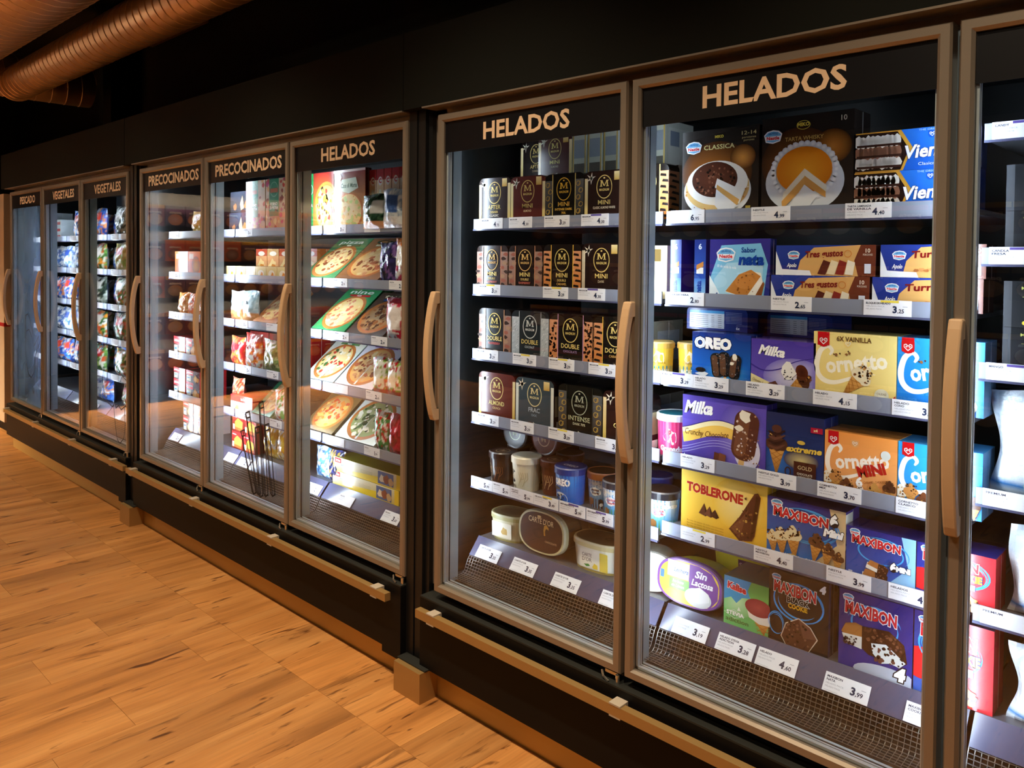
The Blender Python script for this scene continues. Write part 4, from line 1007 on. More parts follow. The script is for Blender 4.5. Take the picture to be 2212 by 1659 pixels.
def blue_back(lab, x0, x1, y, z):
    w, h = x1 - x0, .062; mb, p = arched(w, h, .13, '#20347f', '#263a86', r=.014); p.rect(w * .05, h * .10, w * .58, h * .66, '#e3e7ec'); p.rect(w * .05, h * .76, w * .58, h * .12, '#4aa0dc')
    for i in range(7): p.rect(w * .07, h * (.15 + .085 * i), w * .30, h * .022, '#7c848c'); p.rect(w * .42, h * (.15 + .085 * i), w * .05, h * .022, '#7c848c'); p.rect(w * .53, h * (.15 + .085 * i), w * .06, h * .022, '#7c848c')
    for i in range(8): p.rect(w * .66, h * (.36 + .065 * i), w * .26, h * .018, '#8c9ac8')
    p.text('6x', w * .86, h * .10, h * .12, '#ffffff', bold=.02); put(mb, 'ice_cream_box', (x0 + x1) / 2, y, z, lab, 'box', G2_)
blue_back('dark blue box with a nutrition table lying on the OREO box', .822, 1.008, .235, S_[2] + .1385)
mb, p = carton(.172, .136, .20, '#1b3f9a', '#182f78', '#20408c'); put(mb, 'ice_cream_box', .952, .236, S_[2], 'blue carton in the second row behind the OREO box', 'box', G2_)
mb, p = carton(.165, .132, .18, '#5a3f9a', '#4a3488', '#54398f'); put(mb, 'ice_cream_box', 1.132, .24, S_[2], 'purple carton in the second row behind the cone box', 'box', G2_)
blue_back('dark blue box with a nutrition table lying behind the purple cone box', 1.040, 1.215, .285, S_[2] + .1325)
LIL = '#5b46a8'
def milka_cone():
    w, h = .169, .132; mb, p = carton(w, h, .06, LIL, '#4a3891', '#58459c'); p.rect(0, 0, w, h, '#6a58b8', top='#4d3a9c'); p.ell(w * .7, h * .30, w * .5, h * .38, '#7d70c4', n=26, mid='#e8e4f4'); p.poly([(0, 0), (0, h * .32), (w * .3, h * .18), (w * .62, h * .06), (w * .6, 0)], '#e9d9a0')
    swoosh(p, [(0, h * .50), (w * .2, h * .40), (w * .45, h * .45), (w * .7, h * .62), (w, h * .72)], [.004, .003, .003, .002, .001], '#3b2a86')
    p.text('Milka', w * .32, h * .70, h * .17, '#ffffff', w=w * .40, bold=.045, shear=.28, rot=-.08); cone(p, w * .55, h * .02, h * .42, -.95, '#4a2415', '#2a120a', seed=8); p.ell(w * .80, h * .44, w * .09, h * .14, '#5d2c18', n=18, rot=.5, mid='#3a170c'); p.blob(w * .60, h * .40, h * .13, '#efece6', n=10, sq=1.4); speck(p, w * .53, h * .28, w * .67, h * .54, 14, .0018, ['#2a2a2e'], None, 4)
    p.poly([(w * .28, h * .16), (w * .40, h * .22), (w * .46, h * .12), (w * .34, h * .06)], '#5a2f1e'); p.text('Chocolate & vanilla', w * .16, h * .14, h * .05, '#6a3a20', w=w * .28, rot=-.35); p.rect(w * .89, h * .03, w * .06, h * .06, '#b9b0da'); return mb
box2(milka_cone(), 1.054, 1.222, S_[2], 'purple box with white script and a chocolate dipped cone')
def cornetto(w, h, bg, bg2, ink, word2=None, mini=False, extra=None, side=None):
    mb, p = carton(w, h, .10, bg, side or mixc(bg, '#ffffff', .2), mixc(bg, '#553311', .35)); p.rect(0, 0, w, h, bg2, top=bg)
    s = h / .16
    swoosh(p, [(w * .205, h * .66), (w * .235, h * .73), (w * .18, h * .79), (w * .09, h * .72), (w * .045, h * .54), (w * .06, h * .38), (w * .14, h * .28), (w * .27, h * .26), (w * .44, h * .33), (w * .60, h * .42), (w * .76, h * .43)], [.004 * s, .009 * s, .009 * s, .012 * s, .013 * s, .012 * s, .012 * s, .010 * s, .008 * s, .005 * s, .001], ink)
    p.text('ornetto', w * .54, h * .47, h * .22, ink, w=w * .74, bold=.035, rot=.17); heart(p, w * .43, h * .84, h * .06, bg2, ink)
    p.rect(w * .05, h * .80, w * .15, h * .2, '#c4161c'); heart(p, w * .125, h * .86, h * .085)
    if not mini:
        if word2: p.text(word2, w * .50, h * .88, h * .065, '#6a4a24', w=w * .42, bold=.03)
        cone(p, w * .36, h * .06, h * .42, -.72, '#efe2bd', '#3a2415', n=26, seed=5); p.ell(w * .84, h * .14, h * .10, h * .10, '#d8d2b4', n=20, mid='#f4f0de'); p.text('CALIDAD', w * .84, h * .15, h * .03, '#6a5a34', w=h * .13)
        if extra: p.poly([(w * .84, 0), (w, 0), (w, h * .16)], '#b3261e'); p.text('NUEVO', w * .945, h * .035, h * .05, '#f4d24a', w=w * .10, rot=.7, bold=.04)
        p.rect(w * .06, h * .05, w * .05, h * .07, mixc(bg, '#444444', .4)); speck(p, w * .2, h * .66, w * .45, h * .74, 6, .003, ['#4a2c18', '#8a5a30'], None, 2)
    else:
        if word2: p.text(word2, w * .68, h * .38, h * .16, '#b3241c', w=w * .38, bold=.05, rot=.30); p.text('6', w * .50, h * .17, h * .14, '#ffffff', bold=.05); p.text('CARAMEL CHOCOLATE', w * .74, h * .27, h * .035, '#8a4a1e', w=w * .36, rot=.22); p.ell(w * .85, h * .73, h * .075, h * .075, '#dfe6e2', n=18)
        for i, (a, b) in enumerate(((.04, -.10), (.17, -.06), (.33, -.16), (.52, -.24), (.72, -.16), (.92, -.08))): cone(p, w * a, h * b, h * .30, 0, ('#f2ecdd', '#c98a4a', '#6a3a22', '#efe2d0', '#c9924a', '#4a2617')[i], '#3a1d10', n=12, seed=i)
    return mb
box2(cornetto(.192, .162, '#f3e08f', '#efd27c', '#fdf6df', '6X VAINILLA', extra=True, side='#fbf4d6'), 1.217, 1.409, S_[2], 'pale yellow VAINILLA cone box with white lettering'); box2(cornetto(.175, .162, '#2b95dc', '#1c6fc4', '#ffffff', None), 1.411, 1.586, S_[2], 'blue classic cone box beside the pale yellow one')
# fourth shelf
t = tubmat('#d8346a', '#f2f2f2', lidtop='#2a7a8a', r0=.046, r1=.049, h=.118, lh=.02); p = t[1]; p.rect(-.06, 0, .12, .098, '#d9326c', n=10, top='#e0507f'); p.blob(.0, .055, .02, '#f6efe6', n=10); p.blob(-.006, .068, .008, '#c8324a'); p.text('Granada', .0, .014, .014, '#ffffff', w=.07, bold=.05)
put_tub(t, 'ice_cream_tub', (.795, .225, S_[3]), 'bright pink tub with a white rim and teal lid', rot=(0, 0, .3))
def milka_bar():
    w, h = .245, .184; mb, p = carton(w, h, .06, LIL, '#4a3891', '#3a2f6a'); p.rect(0, 0, w, h, '#4f3f9e', top='#6552b8'); p.ell(w * .72, h * .5, w * .28, h * .5, '#5d4cae', n=26, mid='#9488d0')
    band = lambda off, th: ([(w * t, h * (.46 + off - .10 * math.sin(t * 5.2 + 2.2))) for t in [i / 12 * .68 for i in range(13)]], [th] * 13)
    a, b = band(0, h * .20); swoosh(p, a, b, '#f0c25a'); a, b = band(.085, h * .07); swoosh(p, a, b, '#f8e9b4'); a, b = band(.125, h * .012); swoosh(p, a, b, '#2f2470')
    for k in (-.17, -.21, -.25): a, b = band(k, h * .008); swoosh(p, a, b, '#b9aede')
    p.text('Crunchy Chocolate', w * .30, h * .435, h * .085, '#5a3416', w=w * .54, shear=.22, rot=.05, bold=.0, arc=-h * .02); p.text('Milka', w * .20, h * .745, h * .17, '#ffffff', w=w * .34, bold=.045, shear=.28, rot=.03)
    p.ell(w * .79, h * .30, w * .15, h * .26, '#d8d4ec', n=22); stickbar(p, w * .73, h * .17, h * .72, -.13, '#5a3224', '#c29a78', seed=3); speck(p, w * .72, h * .10, w * .93, h * .5, 40, .0018, ['#b9835a', '#e9e4f0', '#8a5a3a'], None, 9)
    for i in range(2): p.poly([(w * (.40 + .06 * i), h * .10), (w * (.48 + .06 * i), h * .08), (w * (.49 + .06 * i), h * .20), (w * (.41 + .06 * i), h * .22)], ('#5e3020', '#7a4630')[i])
    p.rect(w * .91, h * .04, w * .04, h * .07, '#c9c2e6'); p.text('4x', w * .05, h * .05, h * .07, '#ffffff'); return mb
box2(milka_bar(), .853, 1.098, S_[3], 'large purple Crunchy Chocolate box with a bar on a stick')
def extreme():
    w, h = .148, .170; mb, p = carton(w, h, .085, '#232a55', '#272f66', '#2c3358'); p.rect(0, 0, w, h, '#1c3a7a', top='#2a2f58'); p.ell(w * .2, h * .25, w * .3, h * .32, '#173a78', n=22, mid='#2f74c4'); p.ell(w * .62, h * .34, w * .3, h * .14, '#3a3a5a', n=22, mid='#d8c486')
    cone(p, w * .19, h * .06, h * .46, 0, '#4a2a1e', '#2a150e', n=4, seed=1)
    for i in range(4): swoosh(p, [(w * .04, h * (.50 + .07 * i)), (w * .18, h * (.47 + .07 * i)), (w * .34, h * (.54 + .07 * i))], [.004, .008, .003], ('#6a4232', '#38201a')[i % 2])
    p.ell(w * .19, h * .76, w * .09, h * .06, '#5a3628', n=16); p.text('extreme', w * .66, h * .47, h * .085, '#e8c14a', w=w * .60, bold=.04, shear=.3, rot=.04, out=('#fff0b8', -.02)); p.ell(w * .62, h * .61, w * .07, h * .03, '#d8b24a', n=14); p.rect(w * .78, h * .78, w * .2, h * .08, '#b01f3a'); p.text('x4', w * .86, h * .80, h * .04, '#f6e6b0', bold=.03)
    p.rect(w * .50, h * .06, w * .38, h * .27, '#3a1c20', top='#4a2418'); p.text('GOLD', w * .69, h * .22, h * .055, '#e6cf9a', w=w * .24); p.text('CHOCOLATE', w * .69, h * .14, h * .03, '#e8d8c0', w=w * .26, bold=.02); p.text('ABSOLUTO', w * .69, h * .095, h * .03, '#e8d8c0', w=w * .24, bold=.02); p.ring(w * .40, h * .16, h * .05, h * .07, h * .018, '#3a2016')
    sp = sidepad(mb, w / 2); sp.rect(.012, h * .5, .012, h * .36, '#e2d9a4'); sp.text('extreme', .05, h * .55, .012, '#e8e2c8', w=h * .4, rot=math.pi / 2, shear=.3); return mb
box2(extreme(), 1.099, 1.247, S_[3], 'navy blue box with a chocolate cone and gold extreme lettering')
box2(cornetto(.166, .146, '#f0994a', '#e4a468', '#fff6ea', 'MINI', mini=True, side='#f4b878'), 1.249, 1.415, S_[3], 'orange MINI cone box with six small cones'); box2(cornetto(.170, .146, '#2f9be0', '#2a86d0', '#ffffff', None, mini=True), 1.417, 1.587, S_[3], 'blue mini cone box beside the orange one')
# fifth shelf (a notch higher)
S5 = S_[4] + .026
def toblerone():
    w, h = .252, .178; mb, p = carton(w, h, .05, '#f0bf3a', '#e0ac2c', '#d8a832'); p.rect(0, 0, w, h, '#e8b22e', top='#f6cf58'); p.ell(w * .68, h * .62, w * .3, h * .4, '#efc040', n=26, mid='#fbe79a')
    p.text('TOBLERONE', w * .40, h * .66, h * .13, '#b3261e', w=w * .66, bold=.05, rot=-.03, out=('#f8e2a0', .02))
    for i in range(3): p.poly([(w * (.22 + .065 * i), h * .36), (w * (.30 + .065 * i), h * .33), (w * (.285 + .065 * i), h * .53 - h * .03 * i)], ('#5a3220', '#6b3f2a', '#3f2115')[i]); p.poly([(w * (.30 + .065 * i), h * .33), (w * (.335 + .065 * i), h * .36), (w * (.285 + .065 * i), h * .53 - h * .03 * i)], '#2e170e')
    T = [(w * .58, h * .24), (w * .70, h * .10), (w * .84, h * .14), (w * .87, h * .22), (w * .93, h * .80), (w * .90, h * .86), (w * .86, h * .84), (w * .80, h * .70), (w * .70, h * .46)]; p.poly(T, '#5a2f1e'); p.poly([(w * .60, h * .26), (w * .70, h * .14), (w * .80, h * .60), (w * .72, h * .44)], '#74452e'); p.poly([(w * .82, h * .16), (w * .86, h * .22), (w * .92, h * .78), (w * .88, h * .82)], '#43210f')
    speck(p, w * .60, h * .14, w * .90, h * .82, 50, .0028, ['#c29a4a', '#8a5a30', '#3a1c10'], lambda a, b: abs(a / w - .62 - .27 * b / h - .04) < .10, 7); p.poly([(w * .72, 0), (w * .75, 0), (w * .77, h * .12), (w * .74, h * .12)], '#c9954a')
    for i in range(3): p.text('Barritas de helado de leche con chocolate', w * .30, h * (.20 - .04 * i), h * .022, '#9a6a1a', w=w * .44, rot=-.02)
    return mb
box2(toblerone(), .853, 1.105, S5, 'bright yellow TOBLERONE box with a pointed chocolate bar')
def maxi(w, h, c1, c2, sub=None, wing=None, art='sand', d=.09, glow='#3aa4ee', red=False, four=None, seed=1, side=None):
    mb, p = carton(w, h, d, c1, side or mixc(c1, '#3a3a6a', .3), mixc(c1, '#222233', .4)); p.rect(0, 0, w, h, c2, top=c1)
    if wing: p.poly([(w * .80, h), (w, h), (w, 0), (w * .55, 0), (w * .90, h * .45)], wing)
    if red: p.poly([(w * .30, 0), (w * .52, h * .3), (w * .55, h * .7), (w * .48, h), (w, h), (w, 0)], '#d8303a'); p.ell(w * .10, h * .36, w * .24, h * .20, '#d8242a', n=22)
    swirls(p, w * .50, h * .62, w * .40, h * .26, glow, seed, 5); nestle(p, w * .13, h * .90, w * .085)
    p.text('MAXIBON', w * .44, h * .70, h * .145, '#c8222e', w=w * .70, bold=.04, rot=-.03, out=('#ffffff', .05))
    if art == 'cones':
        for i, a in enumerate((.10, .22, .38)): cone(p, w * a, h * .03, h * (.30 + .05 * i), .08, '#efe0b4', '#3a2012', n=20, seed=i)
        for i, a in enumerate((.62, .77, .90)): cone(p, w * a, h * (.06 - .03 * i), h * (.36 - .05 * i), -.12, '#5a3422', '#2e160c', n=14, seed=i + 5)
        p.ell(w * .36, h * .08, w * .11, h * .07, '#d8a845', n=14); p.ell(w * .62, h * .05, w * .11, h * .07, '#7a3f28', n=14)
        for (a, t) in ((.36, 'VAINILLA'), (.62, 'CHOCOLATE')): p.text(t, w * a, h * .09, h * .045, '#ffffff', w=w * .19, bold=.04, out=('#222', .04)); p.text('BROWNIE', w * a, h * .03, h * .045, '#ffffff', w=w * .19, bold=.04, out=('#222', .04))
        p.text('6', w * .87, h * .76, h * .15, '#ffffff', bold=.08, out=('#15181f', .07)); p.text('Mini', w * .86, h * .58, h * .105, '#ffffff', w=w * .22, bold=.07, shear=.2, out=('#15181f', .06)); sp = sidepad(mb, w / 2); sp.rect(0, h * .4, d * .5, h * .56, '#e8e4d4'); sp.text('6 Mini', .03, h * .46, .026, '#16181f', w=h * .44, rot=math.pi / 2, bold=.06)
    elif art == 'sand':
        for (a, b, s, r) in ((.42, .16, .20, .05), (.46, .34, .17, -.15)):
            T = lambda q, v: (w * a + (q * math.cos(r) - v * math.sin(r)) * h * s * 2.2, h * b + (q * math.sin(r) + v * math.cos(r)) * h * s * 2.2)
            p.poly([T(-.5, -.2), T(.5, -.26), T(.52, .02), T(-.46, .12)], '#e9e6de'); p.poly([T(-.46, .0), T(.1, -.06), T(.12, .24), T(-.34, .26)], '#b0703a'); p.poly([T(.05, -.26), T(.5, -.28), T(.56, .12), T(.3, .26), T(.06, .22)], '#3f2318')
            for i in range(10): p.blob(*T(rnd.uniform(.1, .5), rnd.uniform(-.2, .18)), h * .012, '#8a5f40', n=5)
        p.text('6', w * .70, h * .36, h * .13, '#ffffff', bold=.08, out=('#15181f', .06)); p.text('MINI', w * .84, h * .37, h * .085, '#ffffff', w=w * .19, bold=.07, out=('#15181f', .06)); p.rect(w * .05, h * .06, w * .06, h * .12, '#cfd6ea')
    elif art == 'big':
        p.poly([(w * .04, h * .44), (w * .10, h * .56), (w * .24, h * .60), (w * .36, h * .58), (w * .34, h * .44), (w * .10, h * .40)], '#a9713a'); p.poly([(w * .05, h * .42), (w * .34, h * .44), (w * .33, h * .28), (w * .10, h * .30)], '#e4e4de'); p.poly([(w * .33, h * .58), (w * .70, h * .62), (w * .90, h * .50), (w * .94, h * .28), (w * .86, h * .22), (w * .42, h * .24), (w * .33, h * .30)], '#3c2116'); p.poly([(w * .46, h * .40), (w * .66, h * .44), (w * .92, h * .28), (w * .84, h * .20), (w * .72, h * .22), (w * .60, h * .18), (w * .48, h * .28)], '#dfe6e6')
        speck(p, w * .46, h * .2, w * .88, h * .42, 30, .004, ['#2c1c18', '#6a4438'], None, 3); speck(p, w * .36, h * .44, w * .86, h * .58, 30, .004, ['#7a5038', '#5a3422'], None, 5); speck(p, w * .08, h * .30, w * .3, h * .42, 18, .003, ['#3a2a26'], None, 6)
        p.ell(w * .72, h * .02, w * .5, h * .14, '#b9c2d2', n=24)
    elif art == 'black':
        p.text('BLACK', w * .50, h * .60, h * .07, '#16161a', w=w * .36, bold=.05, out=('#ffffff', .05)); p.text('COOKIE', w * .50, h * .525, h * .06, '#e8b42a', w=w * .32, bold=.04); p.poly([(w * .22, h * .10), (w * .30, h * .30), (w * .52, h * .42), (w * .72, h * .34), (w * .84, h * .20), (w * .70, 0), (w * .30, 0)], '#d9cfc4'); p.poly([(w * .235, h * .10), (w * .31, h * .29), (w * .52, h * .405), (w * .71, h * .33), (w * .82, h * .20), (w * .69, 0), (w * .31, 0)], '#4e2f28'); p.poly([(w * .52, h * .40), (w * .71, h * .33), (w * .82, h * .20), (w * .60, h * .16)], '#6b463c'); speck(p, w * .3, h * .03, w * .72, h * .34, 30, .003, ['#2a1814', '#7a564a'], None, 8)
        swirls(p, w * .15, h * .25, w * .14, h * .16, '#2f8fe0', 9, 4)
    if red: p.text('COOKIE', w * .62, h * .52, h * .11, '#f2c230', w=w * .44, bold=.05, out=('#1b2f86', .05)); p.text('MINI', w * .60, h * .38, h * .08, '#ffffff', w=w * .3, bold=.06, out=('#1b2f86', .05)); p.blob(w * .7, h * .14, w * .12, '#b9824a', n=10); speck(p, w * .6, h * .06, w * .8, h * .2, 12, .003, ['#4a2a18'], None, 2)
    if four: p.text('4', w * four[0], h * four[1], h * four[2], '#ffffff', bold=.09, shear=.15, out=('#15181f', .07))
    return mb
box2(maxi(.198, .154, '#2c2a7c', '#1c78cc', art='cones', wing='#d8b98a', d=.085, seed=2), 1.105, 1.303, S5, 'blue and beige box of six mini cones'); box2(maxi(.154, .126, '#24277a', '#2b5fb8', art='sand', wing='#8fc4ec', seed=4, d=.08), 1.305, 1.459, S5, 'dark blue box of six mini ice cream sandwiches')
box2(maxi(.155, .126, '#24277a', '#2b3f9a', art='none', red=True, seed=5, d=.09, side='#c8323c'), 1.461, 1.616, S5, 'blue and red COOKIE mini box at the end of the fifth shelf')
put_tub(jerry_tub('#3a9ad2', '#2a78b0', '#23262c', '#111', '#c8324a', ('Cookie', 'Dough')), 'ice_cream_tub', (.836, .31, S5), 'blue tub half hidden behind the yellow TOBLERONE box', rot=(0, 0, .5))
# deck
t = ovaltub(.212, .128, .095, '#d2c43a', '#7a4a98', '#f2d24a', base='#b9aa30'); tp = t[3]
tp.poly([(.0, .056), (.03, .056), (.07, .045), (.092, .015), (.092, -.02), (.07, -.048), (.0, -.048)], '#7a4a98'); tp.rect(-.07, .008, .07, .045, '#f7e9a4'); tp.rect(-.062, -.024, .064, .030, '#7fbf5a'); tp.text('Sin', .036, .024, .018, '#ffffff', w=.036, bold=.03, shear=.25); tp.text('Lactosa', .042, .002, .016, '#ffffff', w=.066, bold=.03, shear=.25); tp.text('Lechera', -.026, .024, .012, '#2b5fae', w=.046, bold=.02, shear=.25); tp.text('Sorbete', -.034, -.006, .008, '#ffffff', w=.036, shear=.2); tp.text('de Limon', -.034, -.018, .008, '#ffffff', w=.04, shear=.2)
tp.ell(.032, -.030, .042, .026, '#d3d6d4', n=24, mid='#ffffff'); tp.blob(.036, -.022, .034, '#f2f3f2', n=12, j=.15, sq=.6); tp.ell(-.052, -.036, .02, .012, '#9cc850', n=12); tp.rect(-.092, -.002, .012, .022, '#4a78b8')
put_oval(t, (.860, .298, DECK + .062), 'Sin Lactosa lemon sorbet tub on edge, purple rim and yellow body', rot=(math.pi / 2 - .10, 0, 0), group='lemon sorbet tubs with purple lids')
t = ovaltub(.21, .128, .10, '#d6c638', '#6a3a86', '#4a2f60', base='#b9aa30'); t[1].rect(.0, .02, .05, .035, '#5a2f52'); t[1].text('Sin', .016, .032, .014, '#f2e6f0', w=.024); t[1].ell(.038, .037, .008, .008, '#e6d6ea', n=12)
put_oval(t, (.925, .425, DECK + .062), 'yellow sorbet tub with a purple lid resting behind the sorbet on edge', group='lemon sorbet tubs with purple lids')
t = ovaltub(.21, .15, .060, '#cfc03a', '#6a3a86', '#5a3472'); put_oval(t, (.925, .43, DECK), 'flat yellow tub under the raised sorbet tub', group='lemon sorbet tubs with purple lids')
def kalise():
    w, h = .132, .130; mb, p = carton(w, h, .13, '#5aa86a', '#4a7a5a', '#5f6f66'); p.rect(0, 0, w, h, '#6cbf6e', top='#5aa04a'); p.ell(w * .3, h * .5, w * .36, h * .3, '#7cc47a', n=20, mid='#bfe4b0'); p.poly([(0, h), (w * .6, h), (w * .52, h * .80), (w * .58, h * .66), (w * .40, h * .62), (w * .28, h * .48), (w * .16, h * .58), (0, h * .50)], '#2591c4')
    p.text('Kalise', w * .28, h * .74, h * .13, '#cc2a34', w=w * .40, bold=.05, rot=-.1, out=('#ffffff', .05)); T = wafer(p, w * .88, -h * .34, h * .6, .06); p.poly([(w * .50, h * .50), (w * .56, h * .28), (w * .78, h * .20), (w, h * .22), (w, h * .5)], '#ece6dc'); p.ell(w * .76, h * .52, w * .29, h * .18, '#8a3038', n=26, mid='#a8434a')
    p.ring(w * .24, h * .24, w * .23, h * .09, .0012, '#e8f4e4', n=4); p.text('STEVIA', w * .26, h * .215, h * .075, '#ffffff', w=w * .38, bold=.03); p.text('adiction', w * .30, h * .08, h * .085, '#2f4f2f', w=w * .50, bold=.0); p.poly([(w * .30, h * .33), (w * .34, h * .42), (w * .38, h * .34)], '#e8f4e4'); return mb
box2(kalise(), .969, 1.101, DECK, 'green and blue STEVIA box with a red topped cone', y=.205)
box2(maxi(.156, .184, '#191a20', '#15151a', art='black', glow='#2f9af0', four=(.90, .86, .09), d=.055, seed=6), 1.097, 1.253, DECK, 'black MAXIBON box lettered BLACK COOKIE', y=.205)
for i in range(3): mb, p = carton(.018, .18, .12, '#23272c', '#3f4a44', '#1c1f22'); p.rect(.003, .01, .012, .06, '#3f8a5a'); p.rect(.003, .1, .012, .05, '#8f979c'); put(mb, 'ice_cream_box', 1.2625 + .0 + .0, .262 + i * .0 + .0 if i == 0 else .262 + .125 * i, DECK, 'dark narrow carton end filling the gap beside the BLACK COOKIE box', 'box', 'dark narrow cartons on the deck')
box2(maxi(.168, .186, '#23246e', '#2a2f86', art='big', four=(.84, .05, .14), d=.09, seed=7), 1.278, 1.446, DECK, 'dark blue MAXIBON box with one large bitten sandwich', y=.205)
box2(maxi(.160, .186, '#23246e', '#2a5ab0', art='none', red=True, four=(.60, .24, .12), d=.09, seed=8, side='#c8323c'), 1.449, 1.609, DECK, 'blue and red MAXIBON box at the end of the deck', y=.205)

# ================================================================== ICE CREAM FREEZER, THIRD DOOR (only its near edge shows)
G3_ = 'goods behind the third ice cream door'
def fruit_box(z, c, word, lab):
    w, h = .19, .096; mb, p = carton(w, h, .12, '#25272a', '#30343a', '#1c1e22'); p.rect(0, 0, w, h, '#2a2c30', top='#1f2124'); p.rect(0, 0, w * .08, h, '#4a4d52'); p.text(word, w * .28, h * .82, h * .06, '#c8cf6a', w=w * .22, bold=.03); p.line([(w * .18, h * .66), (w * .4, h * .66)], .0012, '#a8a86a'); p.blob(w * .60, h * .40, h * .28, c, n=12, j=.12, mid=mixc(c, '#ffffff', .3)); p.blob(w * .80, h * .3, h * .2, mixc(c, '#aa3300', .25), n=10); p.ell(w * .2, h * .1, .004, .004, '#e8d24a', n=10)
    put(mb, 'fruit_box', 1.617 + w / 2, .172, z, lab, 'box', G3_)
fruit_box(RZ3[1] + .017, '#b9b0a0', 'CANDY', 'black fruit box, lower of the two below the top rail of the third door'); fruit_box(RZ3[1] + .1135, '#b9b0a0', 'CANDY', 'black fruit box, upper of the two below the top rail of the third door')
fruit_box(RZ3[2] + .017, '#d8c83a', 'MANGO', 'black MANGO box, lower of two stacked'); fruit_box(RZ3[2] + .1135, '#d8c83a', 'MANGO', 'black MANGO box, upper of two stacked')
ice = lambda u, v: mixc('#f4f8fa', '#cfdbe2', .5 + .5 * math.sin(13 * u + 9 * v) * math.sin(11 * v - 5 * u)) if not (.06 < v < .16) else hx('#2f8ad0')
for (z, h, x, lab) in ((RZ3[3] + .017, .225, 1.70, 'white bag of ice cubes on the rail below the MANGO boxes'), (RZ3[4] + .017, .19, 1.735, 'white bag of ice cubes beside the red COOKIE box'), (DECK, .17, 1.745, 'white bag of ice cubes on the deck of the third door')):
    mb, p = pillow(.22, h, .12, ice, seed=int(x * 100), nx=16, ny=18, words=(('PREMIUM', .55, .5, .04, .3, '#20242c'), ('EXTRA COOL', .5, .09, .045, .4, '#e9f2c8'))); put(mb, 'ice_bag', x, .172, z, lab, 'bag', G3_)

# ================================================================== READY MEAL FREEZER (middle cabinet)
def mix_paint(pal, label=None, lc='#ffffff', band=None, bc='#2a6a3a', seed=1, cells=13, clear=None):
    """food showing through a bag: random cells of a palette, a printed label patch (u0, v0, u1, v1) and a band (v0, v1)"""
    R = random.Random(seed); pts = [(R.random() * 1.1 - .05, R.random() * 1.1 - .05, R.choice(pal)) for _ in range(cells * cells)]
    def f(u, v):
        if label and label[0] <= u <= label[2] and label[1] <= v <= label[3]: return hx(lc)
        if band and band[0] <= v <= band[1]: return hx(bc)
        d = min(pts, key=lambda q: (q[0] - u) ** 2 + (q[1] - v) ** 2); return hx(d[2])
    return f
GM = 'frozen goods in the ready meal freezer'
def bag(name, x, z, w, h, t, paint, label, y=.168, rx=0., rz=0., group=GM, seed=1, words=(), nx=18, ny=22):
    mb, p = pillow(w, h, t, paint, seed, nx, ny, words=words); put(mb, name, x, y, z, label, 'bag', group, rz, rx)
def lean_pack(mk, x, z, d, label, y=.172, tilt=40, extra=1, group=GM, label2=None, rz=0.):
    rx = -math.radians(90 - tilt); lift = d * math.cos(math.radians(tilt)) + .001
    for e in range(extra + 1):
        put(mk(), 'pizza_box', x, y + e * (d + .004) / math.sin(math.radians(tilt)), z + lift, label if e == 0 else (label2 or label + ', second of the pile'), 'box', group, rz, rx)
def upright(mk, name, x, z, label, y=.170, rz=0., cat='box', group=GM): return put(mk, name, x, y, z, label, cat, group, rz)
X1 = UX[1]
HAM = ['#c98a5a', '#b5653f', '#d9a878', '#8a4a2a', '#e6c890']; VEG = ['#b8322a', '#d8882e', '#6f8a3a', '#3a2a20', '#e8d08a']; SPI = ['#2f4f2a', '#41663a', '#e9dfc4', '#233d20', '#f2ead6']; MOZ = ['#f2ead2', '#c8402e', '#e8dcb8', '#4a6a34']; TUN = ['#7a4a2a', '#a86a3a', '#5a3420', '#c89a62']
# --- third door (ice cream and pizzas)
def veg_pizza_box():
    w, h = .215, .250; mb, p = carton(w, h, .03, '#c8a04a', '#2d7a45'); p.rect(0, 0, w, h, '#b9702e', top='#7a1f1c'); p.rect(0, 0, w * .25, h, '#1f7f43'); p.ring(w * .12, h * .72, w * .12, w * .12, .003, '#cfe9d0'); p.text('PIETRA', w * .12, h * .42, h * .05, '#ffffff', w=w * .2, bold=.03); pizza(p, w * .72, h * .38, w * .44, h * .46, VEG, 3, cheese='#e8b848'); return mb
upright(veg_pizza_box(), 'pizza_box', -.960, S_[0], 'upright pizza box with a green stripe and vegetable topping')
def casa_box(lean=False):
    w, h = .225, .250; mb, p = carton(w, h, .03, '#c9a06a', '#8a3a2a'); p.rect(0, 0, w, h, '#d8a050', top='#7a1c1c'); p.rect(0, h * .96, w, h * .04, '#e8d8d0'); pizza(p, w * .5, h * .30, w * .46, h * .34, ['#e8c070', '#f0d890', '#b9c46a', '#d8a050'], 5); p.poly([(w * .2, h * .66), (w * .28, h * .84), (w * .72, h * .86), (w * .80, h * .68), (w * .5, h * .60)], '#cfd8b8'); p.text('Casa di Mama', w * .5, h * .70, h * .07, '#2d4a2a', w=w * .50, bold=.02, shear=.15); p.ell(w * .17, h * .88, w * .10, h * .06, '#e9eef6', n=16); p.text('Dr.', w * .17, h * .87, h * .03, '#1c3d8f', bold=.03); return mb
upright(casa_box(), 'pizza_box', -.745, S_[0], 'red topped Casa pizza box standing upright on the top shelf')
